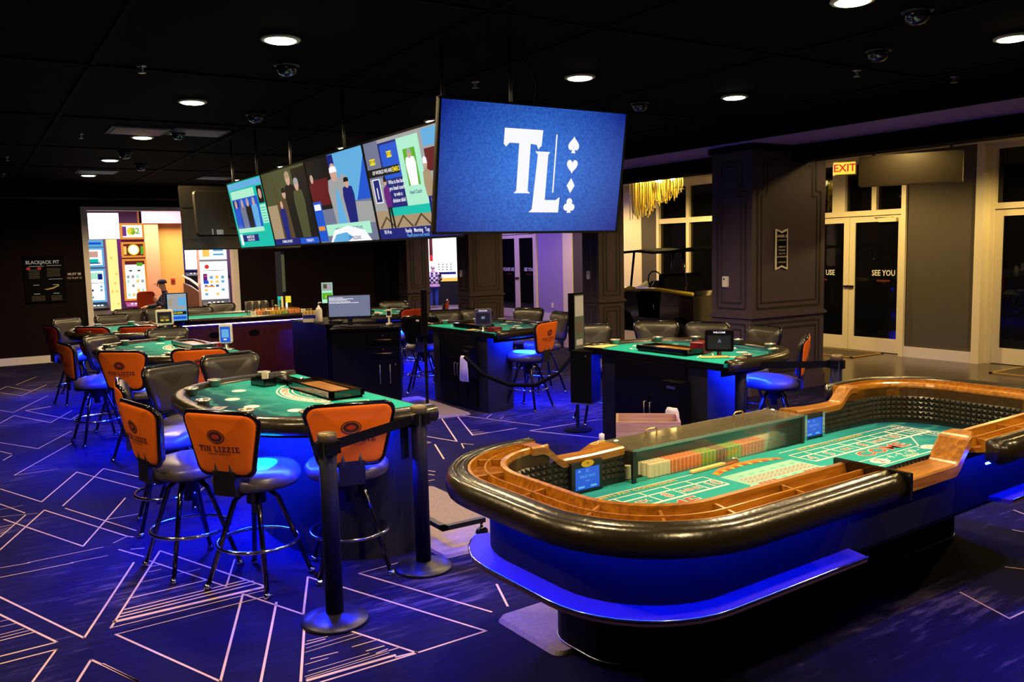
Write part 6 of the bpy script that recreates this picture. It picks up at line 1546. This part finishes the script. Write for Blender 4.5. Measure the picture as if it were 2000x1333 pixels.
def hand(J, B, wrist, tip_dir, across, up, s=1.0, curl=.35, pre=''):
    """palm and five bent fingers grown from the wrist joint"""
    w = Vector(J[wrist][:3]); d = Vector(tip_dir).normalized(); c = Vector(across).normalized(); n = Vector(up).normalized()
    J[pre + 'palm'] = (*(w + d * .05 * s), .022 * s); B.append((wrist, pre + 'palm'))
    for k, (off, L) in enumerate(((-.03, .075), (-.01, .085), (.01, .08), (.03, .062))):
        base = w + d * .085 * s + c * off * s; mid = base + (d * (1 - curl * .4) - n * curl) * L * .5 * s; tip = mid + (d * (1 - curl) - n * curl * 1.5).normalized() * L * .5 * s
        for nm, p, r in (('k', base, .0095), ('m', mid, .0085), ('t', tip, .007)): J['%s%s%d' % (pre, nm, k)] = (*p, r * s)
        B += [(pre + 'palm', '%sk%d' % (pre, k)), ('%sk%d' % (pre, k), '%sm%d' % (pre, k)), ('%sm%d' % (pre, k), '%st%d' % (pre, k))]
    a = w + d * .03 * s - c * .04 * s; e = a + d * .035 * s - c * .02 * s
    J[pre + 'h1'] = (*a, .011 * s); J[pre + 'h2'] = (*e, .009 * s); B += [(pre + 'palm', pre + 'h1'), (pre + 'h1', pre + 'h2')]
def head_parts(parent, c, yaw, s, hair=None, cap=None, skin='skin'):
    """face details on a head centred at c looking along yaw"""
    T = Matrix.Translation(c) @ Matrix.Rotation(yaw, 4, 'Z') @ Matrix.Scale(s, 4)
    b = MB()
    def ell(cx, cy, cz, rx, ry, rz, mi, n=12, m=8):
        rings = [[(cx + rx * math.sin(PI * i / m) * math.cos(2 * PI * k / n), cy + ry * math.sin(PI * i / m) * math.sin(2 * PI * k / n), cz + rz * math.cos(PI * i / m)) for k in range(n)] for i in range(m + 1)]
        b.loft(rings, mi, True, False, T)
    ell(.105, 0, -.015, .022, .014, .024, 0)
    for sy in (-1, 1): ell(.0, sy * .078, -.01, .022, .012, .032, 0)
    for sy in (-1, 1): ell(.086, sy * .032, .018, .012, .013, .008, 2)
    ell(.088, 0, -.058, .010, .024, .006, 3)
    if hair: ell(-.018, 0, .03, .102, .088, .098, 1)
    b.build('face_features', [M_[skin], M_[hair or 'hair'], M_['ink'], M_['inkred']], parent)
    if cap:
        b = MB(); b.lathe([(.105, .03), (.106, .06), (.092, .10), (.055, .125), (.0001, .132)], 20, T=T)
        rings = [[(.07 + .12 * u, .085 * math.cos(PI * (k / 8 - .5)) * 0 + (k / 8 - .5) * .17 * (1 - .25 * u), .04 - .02 * u + (.0 if d == 0 else -.012)) for k in range(9)] for d in (0, 1) for u in (0, .5, 1)]
        b.loft([r for r in rings[:3]], 0, False, False, T); b.loft([r for r in rings[3:]], 0, False, False, T)
        b.build('cap', M_[cap], parent)
# seated person in profile at the purple slot machine, facing left (-x)
t = thing('person', 'seated person in dark navy jacket and cap, hand near the chin, at a slot machine', 'person', (3.72, 19.9, 0), 0)
J = dict(pelvis=(.02, 0, .68, (.15, .13)), waist=(.02, 0, .82, (.15, .12)), chest=(-.02, 0, 1.0, (.17, .135)), neckb=(-.03, 0, 1.14, (.10, .09)), neck=(-.05, 0, 1.22, (.05, .05)), head=(-.075, 0, 1.33, (.085, .075)), crown=(-.07, 0, 1.41, (.07, .065)), chin=(-.115, 0, 1.275, .045),
         shL=(-.02, -.17, 1.1, .07), elL=(-.12, -.24, .88, .052), wrL=(-.26, -.12, 1.0, .034), shR=(-.02, .17, 1.1, .07), elR=(-.16, .24, .88, .052), wrR=(-.40, .16, .86, .034),
         hipL=(-.02, -.10, .66, .09), knL=(-.42, -.12, .66, .07), anL=(-.42, -.12, .2, .045), toL=(-.56, -.12, .13, .04), hipR=(-.02, .10, .66, .09), knR=(-.42, .12, .66, .07), anR=(-.40, .12, .2, .045), toR=(-.54, .12, .13, .04))
B = [('pelvis', 'waist'), ('waist', 'chest'), ('chest', 'neckb'), ('neckb', 'neck'), ('neck', 'head'), ('head', 'crown'), ('head', 'chin'), ('chest', 'shL'), ('shL', 'elL'), ('elL', 'wrL'), ('chest', 'shR'), ('shR', 'elR'), ('elR', 'wrR'), ('pelvis', 'hipL'), ('hipL', 'knL'), ('knL', 'anL'), ('anL', 'toL'), ('pelvis', 'hipR'), ('hipR', 'knR'), ('knR', 'anR'), ('anR', 'toR')]
hand(J, B, 'wrL', (-.2, .25, 1), (0, 1, -.2), (-1, 0, 0), .95, .5, 'L'); hand(J, B, 'wrR', (-1, -.1, -.1), (0, 1, 0), (0, 0, 1), .95, .3, 'R')
def pk(c):
    if c.z > 1.215: return 0
    if (c.x < -.245 and c.z > .98 and c.y < 0) or (c.x < -.385 and c.z > .79): return 0
    return 1 if c.z > .74 or c.x > -.1 and c.z > .7 else 2
figure('body', J, B, mats('skin', 'navy', 'satin'), pk, t)
head_parts(t, (-.075, 0, 1.34), PI, .95, None, 'navy')
b = MB(); rings = [[(.06 + .09 * math.cos(a) * q - .04, .12 * math.sin(a) * q, 1.13 + .05 * math.cos(a) * -.3 + (1 - q) * .06) for a in [2 * PI * k / 16 for k in range(16)]] for q in (1.0, 1.05, .8)]
b.loft(rings, 0); b.build('jacket_hood', M_['navy'], t)
t2 = thing('slot_chair', 'dark slot chair under the seated person', 'chair', (3.78, 19.9, 0), R(90), None)
b = MB(); b.lathe([(.0001, .5), (.2, .5), (.22, .53), (.2, .56), (.0001, .565)], 20); b.build('seat', M_['seat'], t2)
b = MB(); b.lathe([(.0001, 0), (.24, 0), (.24, .015), (.04, .04), (.035, .5), (.0001, .5)], 20); b.build('pedestal', M_['chrome'], t2)
# standing person seen from behind in a checked shirt
def plaid():
    m, nt, bs = _mat('checked_cloth'); tc = nt.nodes.new('ShaderNodeTexCoord'); ck = nt.nodes.new('ShaderNodeTexChecker'); ck.inputs['Scale'].default_value = 13
    ck.inputs['Color1'].default_value = (.62, .55, .66, 1); ck.inputs['Color2'].default_value = (.02, .015, .05, 1)
    nt.links.new(tc.outputs['Object'], ck.inputs['Vector']); nt.links.new(ck.outputs['Color'], bs.inputs['Base Color']); bs.inputs['Roughness'].default_value = .9
    return m
t = thing('person', 'standing white haired person in a checked shirt and blue jeans, seen from behind', 'person', (13.5, 26.0, 0), R(62))
K = .86
J = dict(pelvis=(0, 0, .92, (.15, .17)), waist=(.02, 0, 1.06, (.145, .165)), chest=(.05, 0, 1.28, (.15, .19)), neckb=(.07, 0, 1.44, (.09, .1)), neck=(.09, 0, 1.5, (.052, .055)), head=(.12, 0, 1.6, (.085, .078)), crown=(.11, 0, 1.68, (.07, .066)), chin=(.16, 0, 1.55, .045),
         shL=(.05, .2, 1.38, .068), elL=(.02, .28, 1.12, .05), wrL=(.10, .30, .88, .034), shR=(.05, -.2, 1.38, .068), elR=(.12, -.27, 1.14, .05), wrR=(.30, -.2, 1.06, .034),
         hipL=(0, .1, .88, .1), knL=(.03, .11, .5, .075), anL=(.0, .11, .1, .052), toL=(.14, .13, .05, .042), hipR=(0, -.1, .88, .1), knR=(.03, -.11, .5, .075), anR=(.0, -.11, .1, .052), toR=(.14, -.13, .05, .042))
B = [('pelvis', 'waist'), ('waist', 'chest'), ('chest', 'neckb'), ('neckb', 'neck'), ('neck', 'head'), ('head', 'crown'), ('head', 'chin'), ('chest', 'shL'), ('shL', 'elL'), ('elL', 'wrL'), ('chest', 'shR'), ('shR', 'elR'), ('elR', 'wrR'), ('pelvis', 'hipL'), ('hipL', 'knL'), ('knL', 'anL'), ('anL', 'toL'), ('pelvis', 'hipR'), ('hipR', 'knR'), ('knR', 'anR'), ('anR', 'toR')]
hand(J, B, 'wrL', (.1, .02, -1), (1, 0, 0), (0, -1, 0), 1, .3, 'L'); hand(J, B, 'wrR', (1, 0, -.1), (0, 1, 0), (0, 0, 1), 1, .3, 'R')
FAT = {'pelvis': 1.3, 'waist': 1.4, 'chest': 1.25, 'shL': 1.25, 'shR': 1.25, 'elL': 1.3, 'elR': 1.3, 'hipL': 1.2, 'hipR': 1.2, 'knL': 1.3, 'knR': 1.3, 'anL': 1.3, 'anR': 1.3}
J = {k: (v[0] * K, v[1] * K * (1.15 if k[:2] in ('sh', 'el', 'wr') or k[:3] == 'hip' else 1), v[2] * K, tuple(q * K * FAT.get(k, 1.1) for q in v[3]) if isinstance(v[3], tuple) else v[3] * K * FAT.get(k, 1)) for k, v in J.items()}
def pk2(c):
    z = c.z / K
    if z > 1.475: return 0
    if z < .105: return 3
    if (abs(c.y) / K > .29 and z < 1.0) or c.x / K > .27: return 0
    return 1 if z > .9 else 2
figure('body', J, B, [M_['skin'], plaid(), M_['denim'], M_['trim']], pk2, t)
head_parts(t, (.12 * K, 0, 1.61 * K), 0, K, 'hair')
b = MB(); b.loft([[(.02 * K + (.205 + e) * K * math.cos(2 * PI * k / 24), (.245 + e) * K * math.sin(2 * PI * k / 24), z * K) for k in range(24)] for e, z in ((.02, .86), (.022, .88), (.015, .93), (.0, .96))], 0, True, False)
b.build('shirt_hem', [mat('pink_hem', (.6, .35, .5), .9)], t)

# ---------------------------------------------------------------- the vehicle on display
t = thing('display_vehicle', 'dark open sided vehicle with flat canopy roof and yellow rimmed hood, behind the stools', 'vehicle', (11.05, 11.75, 0), R(90))
# local x = forward (towards the far end)
b = MB(); prof = [(-1.15, .35), (-1.15, 1.05), (-.95, 1.12), (-.35, 1.12), (-.3, .62), (.25, .62), (.32, 1.1), (.55, 1.13), (1.25, .93), (1.45, .78), (1.45, .35)]
b.loft([[(x, y, z) for x, z in prof] for y in (-.55, -.5, .5, .55)], 0, True, True, None, False); b.build('body_shell', M_['gloss'], t)
b = MB()
for s in (-1, 1): b.tube([(.3, s * .52, 1.12), (.55, s * .53, 1.145), (.9, s * .52, 1.06), (1.25, s * .5, .96), (1.44, s * .42, .84)], [.04, .05, .055, .055, .04], 8)
b.tube([(1.44, -.42, .84), (1.47, 0, .85), (1.44, .42, .84)], .05, 8); b.tube([(-1.15, .56, 1.08), (-.35, .56, 1.14), (.3, .56, 1.15)], .035, 8); b.build('hood_rim', mat('yellow_body_paint', (.55, .42, .03), .2, coat=.6), t)
b = MB(); b.add([(.3, -.3, 1.12), (.62, -.3, 1.14), (.62, .3, 1.14), (.3, .3, 1.12), (.36, -.16, 1.27), (.5, -.16, 1.27), (.5, .16, 1.27), (.36, .16, 1.27)], [(0, 3, 2, 1), (4, 5, 6, 7), (0, 1, 5, 4), (1, 2, 6, 5), (2, 3, 7, 6), (3, 0, 4, 7)]); b.build('dash_cowl', M_['tvback'], t)
b = MB(); rings = []
for x in (-1.0, -.6, -.2, .25, .7, 1.05):
    rings.append([(x, y, 1.83 + .04 * math.cos(y * 2.2) + (.02 if x in (-1.0,) else 0) + .02 * math.sin(x * 5)) for y in (-.6, -.3, 0, .3, .6)] + [(x, y, 1.79 + .04 * math.cos(y * 2.2) + .02 * math.sin(x * 5)) for y in (.6, .3, 0, -.3, -.6)])
b.loft(rings, 0); b.build('canopy_roof', M_['matte'], t)
for x, y in ((-.95, .5), (-.95, -.5), (.55, .5), (.55, -.5)): b = MB(); b.tube([(x, y, 1.05), (x + (.1 if x < 0 else -.12), y, 1.82)], .022, 8); b.build('roof_post', M_['gloss'], t)
b = MB(); b.tube([(.12 + .09 * math.sin(a) * .5, .25 + .18 * math.cos(a), 1.28 + .18 * math.sin(a)) for a in [2 * PI * k / 20 for k in range(20)]], .014, 6, True); b.tube([(.3, .25, 1.1), (.12, .25, 1.28)], .016, 6); b.build('steering_wheel', M_['satin'], t)
b = MB(); b.prism(rrect(-.6, -.5, -.05, .5, .08, 3), .62, .76, ch=.03); b.prism(rrect(-.36, -.5, -.2, .5, .06, 3), .76, 1.42, ch=.03); b.build('bench_seat', M_['matte'], t)
for x, y in ((-.75, .6), (-.75, -.6), (1.02, .6), (1.02, -.6)):
    T = Matrix.Translation((x, y, .33)) @ Matrix.Rotation(R(90), 4, 'X')
    b = MB(); b.lathe([(.16, -.1), (.3, -.1), (.33, -.06), (.33, .06), (.3, .1), (.16, .1)], 24, T=T); wl = b.build('wheel', M_['matte'], t)
    b = MB(); b.lathe([(.0001, -.08), (.16, -.09), (.16, .09), (.0001, .08)], 20, T=T); b.build('wheel_hub', M_['steel'], wl)
b = MB()
for s in (-1, 1): b.loft([[(x, s * .5, z), (x, s * .72, z), (x, s * .72, z - .03), (x, s * .5, z - .03)] for x, z in ((.55, .45), (.7, .68), (1.0, .76), (1.3, .7), (1.45, .5))], 0, True, True, None, False)
b.build('fender', M_['bodyblue'], t)
b = MB()
for s in (-.35, .35): b.lathe([(.0001, 0), (.07, .0), (.08, .05), (.05, .1), (.0001, .11)], 14, T=Matrix.Translation((1.45, s, .7)) @ Matrix.Rotation(R(90), 4, 'Y'))
b.build('headlamp', M_['chrome'], t)
b = MB(); b.tube([(-.2, .56, .78), (-.2, .6, .8), (-.2, .6, .88)], .012, 6); b.build('door_handle', M_['chrome'], t)
